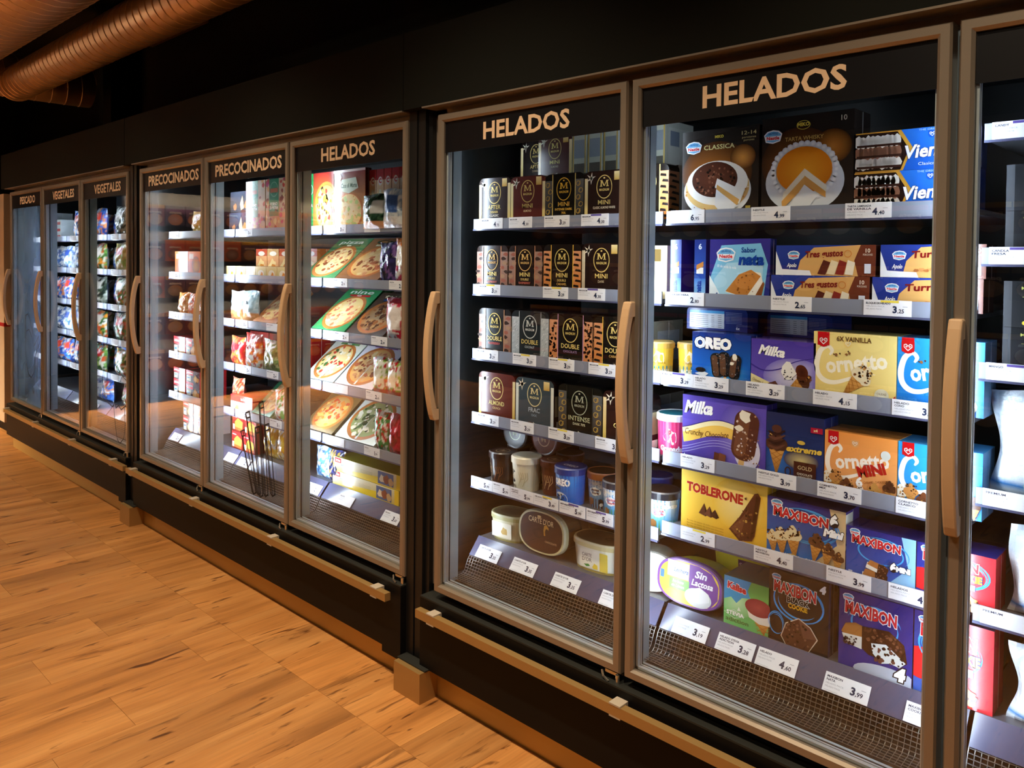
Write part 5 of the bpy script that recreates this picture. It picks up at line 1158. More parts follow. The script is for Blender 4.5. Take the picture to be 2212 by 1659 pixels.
def spine(x, y=.182, i=0):
    w, h = .046, .238; mb, p = carton(w, h, .22, '#d8b878', '#8a3a2a'); p.rect(0, 0, w, h, '#d8a860', top='#e6d2b8'); p.rect(0, h * .82, w, h * .18, '#9a1f22'); p.ell(w * .5, h * .80, w * .3, h * .075, '#e9eef2', n=14); p.text('C', w * .5, h * .77, h * .07, '#b3242a', bold=.05); p.poly([(w * .25, h * .45), (w * .35, h * .66), (w * .65, h * .66), (w * .75, h * .45), (w * .5, h * .40)], '#dfe4d0'); p.ell(w * .5, h * .18, w * .42, h * .14, '#e6b84e', n=16); p.ell(w * .5, h * .30, w * .2, h * .06, '#f2e29a', n=10)
    put(mb, 'pizza_box', x, y, S_[0] - .0 + (.0, .0, 0, 0, 0)[i], 'narrow end of a red topped pizza box in the row beside the Casa box', 'box', 'row of pizza boxes showing their narrow ends')
for i in range(5): spine(-.598 + .0495 * i, i=i)
bag('food_bag', -.548, S_[0], .15, .135, .05, mix_paint(['#1f3a2a', '#2b4a38', '#16281f', '#3f5f48'], label=(.55, .45, .95, .8), lc='#cfd8e0', band=(.0, .22), bc='#d9a27a', seed=4), 'dark green bag in front of the narrow pizza box ends', y=.128, seed=3)
bag('food_bag', -.425, S_[0], .12, .150, .05, mix_paint(['#c2d0de', '#d9e3ee', '#b0bed0', '#8aa0c0'], label=(.25, .4, .85, .85), lc='#3a5a9a', band=(0, .3), bc='#e4e8ee', seed=5), 'blue and white bag beside the dark green one', y=.128, seed=4)
PZ = .026
lean_pack(lambda: pizza_pack(.26, .27, PZ, '#3f7a4a', '#2a5a34', 'pizza', HAM, 1, wordcol='#e8f0e0', slice_=False), -.985, S_[1], PZ, 'green edged pizza pack leaning on the second shelf')
lean_pack(lambda: pizza_pack(.30, .27, PZ, '#8a5a34', '#cfc9a8', 'Casa', HAM, 2, wordcol='#2d4a2a', slice_=False, cheese='#d8a860'), -.700, S_[1], PZ, 'brown ham pizza pack lettered Casa leaning on the second shelf')
bag('food_bag', -.500, S_[1], .12, .17, .05, mix_paint(['#2b2a52', '#3a3470', '#1a1a2c', '#7a5aa0'], seed=6), 'dark purple bag on the second shelf of the third door', seed=5); bag('berry_bag', -.405, S_[1], .11, .185, .055, mix_paint(['#c8d0d8', '#e8ecf0', '#b03a5a', '#8a2a48'], label=(.2, .45, .85, .85), lc='#eef0e6', band=(.86, 1), bc='#d8822a', seed=7), 'fruit bag with orange top on the second shelf', seed=6)
lean_pack(lambda: pizza_pack(.25, .27, PZ, '#2f8a4f', '#b3242a', 'nine', ['#d98a6a', '#e6c07a', '#c86a4a', '#f0d8a0'], 3, wordcol='#e8f4e4', slice_=False), -.905, S_[2], PZ, 'bright green pizza pack with salami on the third shelf')
lean_pack(lambda: pizza_pack(.25, .25, PZ, '#4a3424', '#2f5a9a', 'tuna', TUN, 4, wordcol='#d8c8a8', slice_=False, cheese='#a8733c'), -.640, S_[2], PZ, 'brown pizza pack with a blue band on the third shelf')
bag('berry_bag', -.452, S_[2], .14, .175, .06, mix_paint(['#b3243c', '#d8d8e0', '#c82a46', '#e6e8ee'], label=(.18, .30, .82, .78), lc='#f2ecf0', band=(.84, 1), bc='#a8182c', seed=8), 'raspberry bag with a white round label', seed=7, words=(('Frambuesa', .5, .2, .06, .5, '#ffffff'),))
lean_pack(lambda: pizza_pack(.235, .27, PZ, '#cdd6c8', '#3f7a4a', 'Ristorante', MOZ, 5, wordcol='#2a3a2a'), -.975, S_[3], PZ, 'pale Ristorante pizza pack with mozzarella')
lean_pack(lambda: pizza_pack(.265, .28, PZ, '#dcd6e0', '#6a3a86', 'Ristorante', HAM, 6, wordcol='#2a2030', cheese='#dca050'), -.715, S_[3], PZ, 'Ristorante pizza pack with a purple band and ham')
for i, x in enumerate((-.548, -.452)): bag('food_bag', x, S_[3], .105, .155, .05, mix_paint(['#e6e6e0', '#b9202e', '#f0f0ea', '#8ab04a'], label=(.15, .3, .7, .7), lc='#f6f6f0', band=(0, .2), bc='#b31c2c', seed=9 + i), ('white and red bag standing beside the purple banded pizza', 'white and red bag by the freezer end on the fourth shelf')[i], seed=8 + i)
lean_pack(lambda: pizza_pack(.235, .26, PZ, '#6f5a34', '#b3242a', 'Piccolinis', ['#d8843a', '#c8502e', '#e8b860'], 7, wordcol='#e6f0d8', slice_=False, cheese='#b98a4a'), -.985, S_[4], PZ, 'Piccolinis pack of small pizzas on the fifth shelf')
lean_pack(lambda: pizza_pack(.275, .28, PZ, '#d6dcd2', '#3f7a3a', 'Ristorante', SPI, 8, wordcol='#2a3a2a', cheese='#8a9a5a'), -.705, S_[4], PZ, 'Ristorante pizza pack topped with spinach')
for i, x in enumerate((-.535, -.440)): bag('food_bag', x, S_[4], .105, .165, .055, mix_paint((['#e8ece8', '#3f8a4a', '#c82a34'], ['#b31c34', '#c82a46', '#8a1426'])[i], seed=12 + i), ('white bag with green leaves beside the spinach pizza', 'crimson bag at the end of the fifth shelf')[i], seed=11 + i)
for i, x in enumerate((-1.005, -.905)): bag('food_bag', x, DECK, .12, .14, .06, mix_paint((['#4a86b8', '#e0eaf0', '#2a5a8a'], ['#1f2a5a', '#2a3a78', '#c9a23a', '#16204a'])[i], seed=14 + i), ('light blue bag on the deck of the third door', 'navy and gold bag beside the yellow boxes')[i], y=.20, seed=14 + i)
def yellow_box():
    w, h = .46, .059; mb, p = carton(w, h, .12, '#e8cf4a', '#d8b82e', '#b9b03a'); p.rect(0, 0, w, h, '#d8c060', top='#e6e2c0'); p.rect(w * .02, h * .62, w * .10, h * .34, '#c8202c'); p.text('iglo', w * .07, h * .70, h * .18, '#ffffff', w=w * .07, bold=.04); p.poly([(w * .25, 0), (w * .72, 0), (w * .70, h * .5), (w * .3, h * .3)], '#f0d22e'); p.line([(w * .12, h * .5), (w * .3, h * .7)], h * .1, '#8a948a'); p.rect(w * .68, h * .06, w * .22, h * .86, '#4a6a9a'); p.blob(w * .74, h * .45, h * .28, '#e8dcc0', n=9); p.blob(w * .80, h * .5, h * .3, '#8a4a34', n=9); p.blob(w * .86, h * .4, h * .26, '#c9a87a', n=9); p.rect(w * .94, 0, w * .06, h, '#ecc830')
    for i in range(3): p.rect(w * .42, h * (.62 - .09 * i), w * .18, h * .02, '#9a9a7a')
    return mb
put(yellow_box(), 'fish_box', -.675, .205, DECK, 'long yellow box with a red logo, lower of two on the deck', 'box', GM, .0); put(yellow_box(), 'fish_box', -.668, .207, DECK + .0605, 'long yellow box with a red logo, upper of two on the deck', 'box', GM, .01)
# --- second door
for i in range(2):
    w, h = .20, .105; mb, p = carton(w, h, .16, '#2a2c34', '#3a3c46', '#1c1e24'); p.rect(0, 0, w, h, '#23252c', top='#3a3f4c'); p.poly([(w * .55, h * .1), (w * .70, h * .2), (w * .62, h * .8), (w * .5, h * .4)], '#d8a878'); p.blob(w * .82, h * .35, h * .2, '#a8683a'); p.blob(w * .25, h * .3, h * .16, '#8a5a3a'); put(mb, 'meal_box', -1.725 + .012 * i, .19, S_[0] + .1055 * i, 'dark blue ready meal box, %s of two stacked beside the FORNO boxes' % ('lower', 'upper')[i], 'box', GM)
def forno(i):
    w, h = .185, .250; mb, p = carton(w, h, .05, '#c8a878', '#b9905a'); p.rect(0, 0, w, h, '#c9906a', top='#d8c0a0'); speck(p, 0, 0, w, h, 60, .012, ['#b8402e', '#d8a060', '#c8506a', '#e6c890', '#8a3a2a'], None, 3 + i); p.rect(w * .18, h * .3, w * .46, h * .70, '#14784a'); p.ring(w * .41, h * .80, w * .19, w * .19, .003, '#8fc8a0'); p.rect(w * .22, h * .74, w * .38, h * .08, '#a8623a'); p.text('FORNO', w * .41, h * .50, h * .055, '#f2f6ee', w=w * .34, bold=.03); p.text('DI PIETRA', w * .41, h * .43, h * .055, '#f2f6ee', w=w * .40, bold=.03); p.text('SALAMI', w * .4, h * .03, h * .03, '#f6e6e6', w=w * .3); return mb
for i in range(2): upright(forno(i), 'pizza_box', (-1.522, -1.330)[i], S_[0], ('upright FORNO DI PIETRA box with a green stripe beside the dark boxes', 'upright FORNO DI PIETRA box next to the door mullion')[i])
for i in range(6):
    w, h = .096, .062; mb, p = carton(w, h, .14, '#d8b46a', '#c89a4a', '#cfae6a'); p.rect(0, 0, w, h, ('#c8a04a', '#b9a85a')[i % 2], top='#e2c88a'); p.ell(w * .5, h * .45, w * .3, h * .3, '#e6d8b8', n=14); p.blob(w * .6, h * .4, h * .2, '#d8822a'); put(mb, 'meal_box', -1.765 + .099 * i, .17, S_[1], 'low yellow ready meal box lying in the front row of the second shelf', 'box', 'low yellow boxes on the second shelf')
for i in range(5):  # orange row stands in for boxes mirrored in the door glass
    w, h = .112, .150; mb, p = carton(w, h, .10, '#d88a4a', '#b96a34', '#c8905a'); p.rect(0, 0, w, h, '#c98a4a', top='#e0a878'); p.rect(0, h * .76, w, h * .24, ('#b9482a', '#c8a06a')[i % 2]); p.ell(w * .5, h * .84, w * .3, h * .08, '#efe6d8', n=14); p.blob(w * .5, h * .42, w * .32, '#e8c88a', n=10); p.blob(w * .56, h * .38, w * .18, '#c87a2a', n=9); p.rect(w * .1, h * .05, w * .18, h * .16, '#f2eee2'); put(mb, 'meal_box', -1.745 + .116 * i, .325, S_[1], 'orange and tan box standing in for a reflection, second row of the second shelf', 'box', 'orange boxes standing in for reflections on the second shelf')
BREAD = ['#d8924a', '#b5682e', '#e6b878', '#c87a3a']
bag('food_bag', -1.745, S_[2], .13, .16, .06, mix_paint(['#bfd4da', '#9fbcc6', '#d8e4e8'], band=(0, .42), bc='#c87a4a', seed=21), 'pale blue bag with golden breaded pieces beside the mullion', seed=21); bag('food_bag', -1.610, S_[2], .16, .165, .06, mix_paint(['#a9c6d0', '#c4dae2', '#8fb0bc'], band=(0, .35), bc='#d0925a', label=(.35, .5, .75, .8), lc='#c2d8e0', seed=22), 'light blue bag lettered a with breaded pieces', seed=22, words=(('a', .55, .6, .12, .1, '#20303a'),))
lean_pack(lambda: pizza_pack(.22, .24, PZ, '#b87a4a', '#3a6a9a', 'pizza', ['#d8a070', '#b8684a', '#e8c898'], 11, slice_=False), -1.440, S_[2], PZ, 'orange brown pizza pack leaning at the end of the third shelf', extra=0)
RED = ['#b31c24', '#c8302e', '#8a1218']
bag('food_bag', -1.735, S_[3], .14, .15, .06, mix_paint(['#c8682a', '#b31c24', '#d88a3a', '#a8481e'], band=(.55, .8), bc='#c8202a', seed=24), 'red bag of orange breaded balls on the fourth shelf', seed=24); bag('food_bag', -1.575, S_[3], .17, .175, .06, mix_paint(['#e2e6e0', '#d8842e', '#cfd8d2', '#b8402e'], band=(.75, 1), bc='#b8281e', seed=25), 'white bag lettered BARRI with orange top', seed=25, words=(('BARRI', .5, .58, .10, .6, '#7a2018'),)); bag('food_bag', -1.390, S_[3], .18, .16, .06, mix_paint(['#8a9a5a', '#6f7f44', '#a8a878', '#5a6438'], seed=26), 'olive green vegetable bag on the fourth shelf', seed=26)
for i in range(3):
    mb, p = carton(.19, .17, .10, '#a8181f', '#8a1218'); p.rect(.02, .06, .14, .012, '#e8c8c8'); put(mb, 'meal_box', -1.72 + .2 * i, .30, S_[3], 'plain red carton standing behind the bags of the fourth shelf', 'box', 'red cartons behind the bags of the fourth shelf')
mb, p = carton(.20, .085, .14, '#e8e2dc', '#c8242c', '#c8242c'); p.rect(0, .052, .20, .033, '#c0202a'); p.text('La Cocinera', .13, .062, .012, '#ffffff', w=.07, bold=.03); p.blob(.06, .022, .02, '#d8a05a'); put(mb, 'meal_box', -1.665, .175, S_[4], 'red and white ready meal box on the fifth shelf', 'box', GM, .05)
bag('food_bag', -1.775, S_[4], .12, .16, .06, mix_paint(['#b8402a', '#c88a5a', '#8a2a1e', '#d8b090'], seed=27), 'reddish bag beside the red and white box', y=.19, seed=27)
lean_pack(lambda: pizza_pack(.17, .30, PZ, '#3f8a5f', '#1f6a44', 'FORNO', ['#d8b080', '#e8d0a0', '#c88a5a'], 12, wordcol='#e8f4ec', band_side=True, slice_=False), -1.470, S_[4], PZ, 'narrow green FORNO pack leaning on the fifth shelf', extra=0, tilt=42)
bag('food_bag', -1.315, S_[4], .12, .15, .06, mix_paint(['#e4e8e4', '#4a9a4a', '#c8502e', '#f0f2ee'], seed=28), 'white vegetable bag with green print at the end of the fifth shelf', seed=28)
def lasagna(c='#a8202a'):
    w, h = .115, .088; mb, p = carton(w, h, .16, c, '#7a1218', '#8a1a20'); p.rect(0, 0, w, h, '#7a1a1c', top=c); p.poly([(w * .25, h * .1), (w * .85, h * .06), (w * .92, h * .6), (w * .5, h * .78), (w * .22, h * .55)], '#e2a040'); p.poly([(w * .25, h * .1), (w * .85, h * .06), (w * .86, h * .22), (w * .25, h * .26)], '#b85a2a'); p.rect(w * .04, h * .72, w * .4, h * .24, '#d8242e'); p.text('La Cocinera', w * .24, h * .80, h * .08, '#ffffff', w=w * .34, bold=.03); p.rect(w * .06, h * .1, w * .16, h * .3, '#efe6d2'); return mb
for (x, n, lab) in ((-1.765, 0, 'red lasagna box, lower of the pile beside the mullion'), (-1.765, 1, 'red lasagna box, upper of the pile beside the mullion'), (-1.64, 0, 'red lasagna box, lower of the pile beside the potato bags'), (-1.64, 1, 'red lasagna box, upper of the pile beside the potato bags')): put(lasagna(), 'meal_box', x, .205 + .004 * n, DECK + .0885 * n, lab, 'box', GM, .02 * n)
for i, x in enumerate((-1.475, -1.355)): bag('chips_bag', x, DECK, .14, .18, .08, mix_paint(['#e0a82a', '#c88a1e', '#f0c84a', '#d8d8d0'], band=(.82, 1), bc='#d8dcd8', seed=30 + i), ('yellow potato bag beside the lasagna boxes', 'yellow potato bag at the door end of the deck')[i], y=.205, seed=30 + i)
# --- first door
mb, p = pillow(.20, .13, .07, mix_paint(['#d8b04a', '#c89a2e', '#e8cc78'], seed=33), 33); put(mb, 'food_bag', -2.175, .170, S_[0], 'rounded yellow bag on the top shelf of the first door', 'bag', GM)
for i in range(2):
    w, h = .165, .135; mb, p = carton(w, h, .12, '#d8642a', '#b84a1e', '#c8582a'); p.rect(0, 0, w, h, '#c8501e', top='#e07a3a'); p.ell(w * .55, h * .45, w * .3, h * .36, '#8a4a24', n=18, mid='#d8a058'); p.rect(w * .08, h * .7, w * .3, h * .2, '#f0d8b0'); put(mb, 'meal_box', -2.345 + .17 * i, .172, S_[1], ('orange meal box at the post end of the second shelf', 'orange meal box beside the door mullion on the second shelf')[i], 'box', GM)
for i, (x, pal) in enumerate(((-2.36, BREAD), (-2.235, ['#c8402e', '#e0e0e0', '#d8642a']), (-2.12, ['#d8d8e0', '#c8303a', '#e8a060']))): bag('food_bag', x, S_[2], .125, .13, .06, mix_paint(pal, seed=35 + i), ('orange bag of fried pieces on the third shelf of the first door', 'red and white bag between the orange and pale bags', 'pale bag with red print on the third shelf')[i], seed=35 + i)
def cocinera(w, h, dk='#4a1a1c', side='#c0202a'):
    mb, p = carton(w, h, .15, dk, side, '#7a2022'); p.rect(0, 0, w, h, '#5a2a20', top=dk); p.poly([(0, h * .62), (w * .5, h * .55), (w * .52, h * .95), (0, h)], '#d0222c'); p.text('La Cocinera', w * .26, h * .72, h * .13, '#ffffff', w=w * .42, bold=.04); p.rect(w * .04, h * .06, w * .30, h * .46, '#e6e0ce'); p.rect(w * .07, h * .3, w * .2, h * .1, '#3a8ac0'); p.blob(w * .68, h * .34, h * .30, '#e0a85a', n=10, mid='#f0cc88'); p.blob(w * .85, h * .28, h * .2, '#d8944a', n=9); return mb
for (x, z, w, h, lab) in ((-2.37, S_[3], .145, .105, 'dark red La Cocinera box at the post end of the fourth shelf'), (-2.215, S_[3], .145, .105, 'dark red La Cocinera box by the door mullion on the fourth shelf'), (-2.37, S_[4], .145, .092, 'La Cocinera box under another at the post end of the fifth shelf'), (-2.20, S_[4], .165, .092, 'La Cocinera box under another by the mullion on the fifth shelf'), (-2.37, S_[4] + .0925, .145, .062, 'La Cocinera box resting on another at the post end of the fifth shelf'), (-2.20, S_[4] + .0925, .165, .062, 'La Cocinera box resting on another by the mullion on the fifth shelf')): put(cocinera(w, h), 'meal_box', x, .172, z, lab, 'box', GM)
for i in range(2):
    for n in range(2):
        mb = cocinera(.125, .085, '#3f6a34' if n else '#4a1a1c', '#e6d8dc'); put(mb, 'meal_box', -2.335 + .135 * i, .206, DECK + .0855 * n, ('red', 'green')[n] + ' La Cocinera box on the deck ' + ('at the post end', 'by the door mullion')[i], 'box', GM)

# ================================================================== FISH AND VEGETABLE FREEZER (far cabinet)
GV = 'bags and boxes in the vegetable freezer'
X0 = UX[0]
GRN = ['#4a7a34', '#6f9a4a', '#2f5a28', '#d8dcc8', '#c8502e']; BLU = ['#2a5ab8', '#3f7ad8', '#1c3f8a', '#d8e4f2', '#d88a4a']; POT = ['#d8c078', '#e6d8a0', '#b99a54', '#8aa04a']; DARKV = ['#3a4a3a', '#8a948a', '#22302a', '#b9c2b8']
words5 = ('top', 'second', 'third', 'fourth', 'fifth')
looks = {0: ('leafy green', GRN, '#c8242c'), 1: ('potato yellow', POT, '#c8242c'), 2: ('smoky grey green', DARKV, '#e6e8e2'), 3: ('mixed vegetable', GRN + ['#d8882e', '#e8e8e0'], '#f2f2ea'), 4: ('bright blue', BLU, '#e8402e'), 5: ('white and blue', ['#d8e2ea', '#b9c8d8', '#3f6ab0'], '#2a4a9a')}
plan3 = ((2, 1, 1), (1, 3, 1), (3, 3, 0), (0, 0, 2), (3, 0, 3))
plan2 = ((4, 4, 4), (5, 4, 3), (4, 5, 2), (5, 4, 3), (4, 4, 0))
n_ = 0
for k, plan in ((2, plan3), (1, plan2)):
    for i in range(5):
        for j in range(3):
            kd = plan[i][j]; nm, pal, lc = looks[kd]; n_ += 1
            x = X0 + k * PITCH + .15 + .207 * j; w = .203; h = (.20, .19, .19, .185, .18)[i]
            bag('vegetable_bag' if k == 2 else 'frozen_bag', x, S_[i], w, h, .075, mix_paint(pal, label=(.28, .62, .78, .84), lc=lc, seed=40 + n_, cells=12), '%s bag on the %s shelf, %s VEGETALES door, %s' % (nm, words5[i], 'first' if k == 1 else 'second', ('fish end', 'middle', 'ready meal end')[j]), group=GV, seed=40 + n_, nx=14, ny=16, y=.166)
    for i in range(5):
        for j in range(3):
            n_ += 1; nm, pal, lc = looks[plan[i][(j + 1) % 3]]
            bag('vegetable_bag' if k == 2 else 'frozen_bag', X0 + k * PITCH + .23 + .207 * j, S_[i], .203, .165, .075, mix_paint(pal, seed=140 + n_), 'bag in the second row of the %s shelf, %s VEGETALES door' % (words5[i], 'first' if k == 1 else 'second'), group='bags in the second row of the vegetable freezer', seed=40 + n_, nx=8, ny=10, y=.255)
    for j in range(3):
        kd = ((0, 0, 1), (4, 5, 4))[0 if k == 2 else 1][j]; nm, pal, lc = looks[kd]; n_ += 1
        bag('vegetable_bag' if k == 2 else 'frozen_bag', X0 + k * PITCH + .17 + .205 * j, DECK, .20, .15, .08, mix_paint(pal, label=(.25, .7, .75, .9), lc=lc, seed=40 + n_, cells=12), '%s bag on the deck, %s VEGETALES door, %s' % (nm, 'first' if k == 1 else 'second', ('fish end', 'middle', 'ready meal end')[j]), group=GV, seed=40 + n_, nx=14, ny=16, y=.20)
for i in range(1, 5):
    for j in range(2):
        n_ += 1; kd = (5, 4, 5, 4)[i - 1]; nm, pal, lc = looks[kd]
        bag('frozen_bag', X0 + .53 + .185 * j, S_[i], .19, .175, .075, mix_paint(pal, label=(.28, .62, .78, .84), lc=lc, seed=40 + n_, cells=12), '%s bag on the %s shelf of the PESCADO door, %s' % (nm, words5[i], ('towards the middle', 'beside the mullion')[j]), group=GV, seed=40 + n_, nx=14, ny=16, y=.166)
for k in range(4):
    mb, p = carton(.17, .050, .14, '#c8d2d8', '#b0bcc4'); p.rect(.02, .012, .13, .02, ('#3f6ab0', '#8a98a8')[k % 2]); put(mb, 'fish_box', X0 + .30 + .01 * (k % 2), .18, S_[0] + .0505 * k, 'flat white fish box in the pile on the top shelf of the PESCADO door', 'box', 'pile of white fish boxes')
for k in range(3):
    mb, p = carton(.15, .048, .14, '#d0d6da', '#b8c2c8'); p.rect(.02, .012, .11, .02, '#c83a3a'); put(mb, 'fish_box', X0 + .52, .18, S_[0] + .0485 * k, 'flat white fish box with a red line in the PESCADO door', 'box', 'white fish boxes with a red line')
mb, p = carton(.34, .055, .16, '#e8b42e', '#d89a1e', '#c8921e'); put(mb, 'fish_box', X0 + 2 * PITCH + .52, .25, S_[0] + .175, 'yellow box lying on top of the bags behind the second VEGETALES door', 'box', GV)
for k in range(2):
    mb, p = carton(.30, .085, .16, '#2a4a9a', '#203a78'); put(mb, 'meal_box', X0 + 2 * PITCH + .52, .27, S_[0] + .0865 * k, 'blue carton under the yellow box behind the second VEGETALES door', 'box', 'blue cartons under the yellow box')

# ================================================================== line drawings printed on the glass
def decal(name, u, k, strokes, label, t=.006):
    mb = MB('ink'); p = Pad(mb, lambda a, b, kk: (UX[u] + k * PITCH + a, .0136 - kk, b))
    for s in strokes: p.line(s, t, '#050505')
    mb.build(name, label=label, cat='decal', group='black line drawings on the freezer doors')
def chip(cx, z0, z1, lean, w=.035):
    return [[(cx + lean - w / 2, z1), (cx + lean + w / 2, z1 + .012), (cx + lean + w * .7, z1 - .012), (cx + lean - w * .2, z1 - .022), (cx + lean - w / 2, z1)], [(cx + lean - w / 2, z1), (cx - w / 2, z0 + .01), (cx - w * .1, z0), (cx + w * .5, z0 + .012), (cx + lean + w * .7, z1 - .012)], [(cx + lean - w * .2, z1 - .022), (cx - w * .1, z0)]]
DEC_CHIPS = []
for (a, b) in (((.49, .44, .69, -.11)), ((.50, .455, .79, -.06)), ((.56, .44, .73, -.03)), ((.60, .455, .84, .0)), ((.68, .46, .75, -.05))) if False else (): pass
for (cx, z0, z1, ln) in ((.475, .436, .700, -.105), (.515, .442, .790, -.100), (.535, .436, .735, -.035), (.580, .448, .850, -.045), (.640, .462, .760, -.055)): DEC_CHIPS += chip(cx, z0, z1, ln)
decal('glass_decal', 1, 1, DEC_CHIPS, 'black line drawing of long potato chips on the door glass', .007)
fish = [[(.36, .93), (.33, .99), (.35, 1.05), (.40, 1.06), (.46, 1.02), (.52, .93), (.56, .84)], [(.36, .93), (.34, .80), (.36, .70), (.42, .62), (.48, .60), (.54, .64), (.57, .72), (.56, .80), (.50, .90), (.43, .95), (.36, .93)], [(.56, .84), (.66, .92), (.58, .76), (.66, .86), (.62, .60), (.60, .70)], [(.54, .64), (.62, .48)]]
decal('glass_decal', 0, 0, fish, 'black line drawing of a fish on the PESCADO door glass', .007)
cow = [[(.34, .78), (.36, .68), (.42, .62), (.50, .60), (.53, .62)], [(.52, .63), (.55, .50), (.58, .42), (.62, .40), (.68, .44), (.70, .52), (.69, .62)], [(.53, .62), (.56, .60), (.60, .62), (.64, .60), (.70, .63), (.76, .62), (.78, .56)], [(.62, .76), (.66, .80), (.72, .78), (.74, .70), (.70, .66)]]
decal('glass_decal', 0, 2, cow, 'looping black line drawing on the second VEGETALES door glass', .006)

# ================================================================== PRICE TAGS
NAVY = '#1d2a48'
def price_tag(x, zb, name, price, where, sub='', w=.104, slope=False, hl=None, blank=False, group='white price tags on the shelf rails', h=.038):
    mb = MB('paper'); mb.box(0, w, -.0008, 0, 0, h, '#e9ebf2')
    p = front(mb, 0, -.0008, 0)
    if hl: p.rect(w * .36, h * .84, w * .38, h * .14, hl)
    lines = name.split('|')
    for i, t in enumerate(lines): p.text(t, w * .05, h * (.74 - .17 * i), h * .115, NAVY, w=min(w * .52, .0052 * len(t)), al='l', bold=.03)
    for i in range(2): p.text(sub or 'HELADO PACK', w * .05, h * (.74 - .17 * (len(lines) + i)), h * .085, '#9aa0ac', w=w * (.40 - .06 * i), al='l')
    if price:
        a, b = price.split(','); p.text(a, w * .70, h * .26, h * .38, NAVY, bold=.04, al='r'); p.text(',' + b, w * .715, h * .26, h * .22, NAVY, bold=.02, al='l'); p.rect(w * .82, h * .62, w * .1, h * .03, '#9aa0ac'); p.rect(w * .05, h * .06, w * .3, h * .02, '#b9bec8')
    lab = 'white price tag %s' % (('printed ' + price + ' ') if price else '') + where
    if slope: return mb.build('price_tag', loc=(x, .1478, .4665), rot=(-math.atan2(.046, .056), 0, 0), label=lab, cat='price tag', group=group)
    return mb.build('price_tag', loc=(x, YS + .0004, zb), label=lab, cat='price tag', group=group)
Y_, P_ = '#e8d24a', '#5a4a9a'
T1 = RAILZ
for a in ((.058, 0, 'MAGNUM', '4,75', 'below the AFTER DINNER box', None), (.191, 0, 'MAGNUM', '4,30', 'below the reddish MINI box', None), (.347, 0, 'MAGNUM', '3,29', 'below the black MINI 70% box', None), (.497, 0, 'MAGNUM', '4,30', 'below the CLASSIC ALMOND WHITE box', P_),
          (.050, 1, 'MAGNUM', '3,29', 'below the first MINI DOUBLE box', Y_), (.345, 1, 'HELADO', '3,29', 'below the tiger striped MINI DOUBLE box', Y_), (.488, 1, 'MAGNUM', '4,30', 'below the MINI DARK box', P_),
          (.043, 2, 'MAGNUM', '3,29', 'below the DOUBLE RASPBERRY box', None), (.215, 2, 'MAGNUM', '3,29', 'below the DOUBLE COCONUT box', Y_), (.373, 2, 'MAGNUM', '3,29', 'below the leopard spotted box', Y_), (.533, 2, 'MAGNUM', '3,29', 'below the DOUBLE CARAMEL box', Y_),
          (.049, 3, 'MAGNUM', '3,29', 'below the ALMOND box', None), (.208, 3, 'MAGNUM', '3,29', 'below the FRAC box', None), (.375, 3, 'MAGNUM', '3,29', 'below the INTENSE DARK 70% box', Y_), (.562, 3, 'MAGNUM', '3,29', 'below the CLASSIC box', None),
          (.022, 4, 'HELADO|CLASSIC', '5,99', 'below the CLASSIC tub', None), (.211, 4, 'HELADO|ALMOND', '5,99', 'below the ALMOND tub', None), (.316, 4, 'HELADO OREO', '3,49', 'below the OREO tub', Y_), (.424, 4, "BEN&JERRY'S", '5,99', 'below the copper lidded tub', P_), (.532, 4, "BEN&JERRY'S", '5,99', 'below the Cookie Dough tub', P_)):
    price_tag(a[0], T1[a[1]], a[2], a[3], a[4], hl=a[5], w=.104 if a[0] != .532 or a[1] != 4 else .1)
price_tag(.1275, T1[4], 'HELADO', '5,99', 'below the cream WHITE tub', w=.082)
for a in ((.815, 0, '', '6,95', 'below the CLASSICA cake box', None), (1.054, 0, 'NESTLE', '4,99', 'below the TARTA WHISKY box', None), (1.292, 0, 'TARTA LAMINADA|DE VAINILLA', '4,40', 'below the blue layered ice cream boxes', None),
          (.818, 1, 'LA LECHERA', '2,80', 'below the narrow cream sandwich boxes', None), (1.112, 1, 'NESTLE', '2,65', 'below the Tres gustos boxes', None), (1.339, 1, 'BLOQUE DE HELADO', '3,25', 'below the Turron boxes, yellow strip on top', Y_),
          (.790, 2, 'KALISE', '3,29', 'below the MACADAMIA tubs', P_), (.8945, 2, 'HELADO|OREO', '3,29', 'below the OREO box', None), (1.048, 2, 'HELADO|MILKA', '3,29', 'below the purple cone box', None), (1.224, 2, 'HELADO', '4,15', 'below the VAINILLA cone box', None), (1.406, 2, 'HELADO|CONO', '3,29', 'below the blue classic cone box', None),
          (.858, 3, 'HELADO', '3,29', 'below the Crunchy Chocolate box', None), (1.082, 3, 'NESTLE GOLD', '3,99', 'below the navy extreme box', None), (1.239, 3, 'CORNETTO|MIX', '3,70', 'below the orange MINI cone box', None), (1.419, 3, 'CORNETTO|CLASICO', '3,70', 'below the blue mini cone box', None)):
    price_tag(a[0], T1[a[1]], a[2], a[3], a[4], hl=a[5])
for a in ((.862, '', '2,99', 'below the TOBLERONE box', Y_), (1.078, 'NESTLE|MAXIBON', '4,40', 'below the six mini cones box', None), (1.265, 'NESTLE', '3,99', 'below the mini sandwiches box', None), (1.407, 'HELADOS', '4,40', 'below the COOKIE mini box', None)):
    price_tag(a[0], T1[4] + .026, a[1], a[2], a[3], hl=a[4])
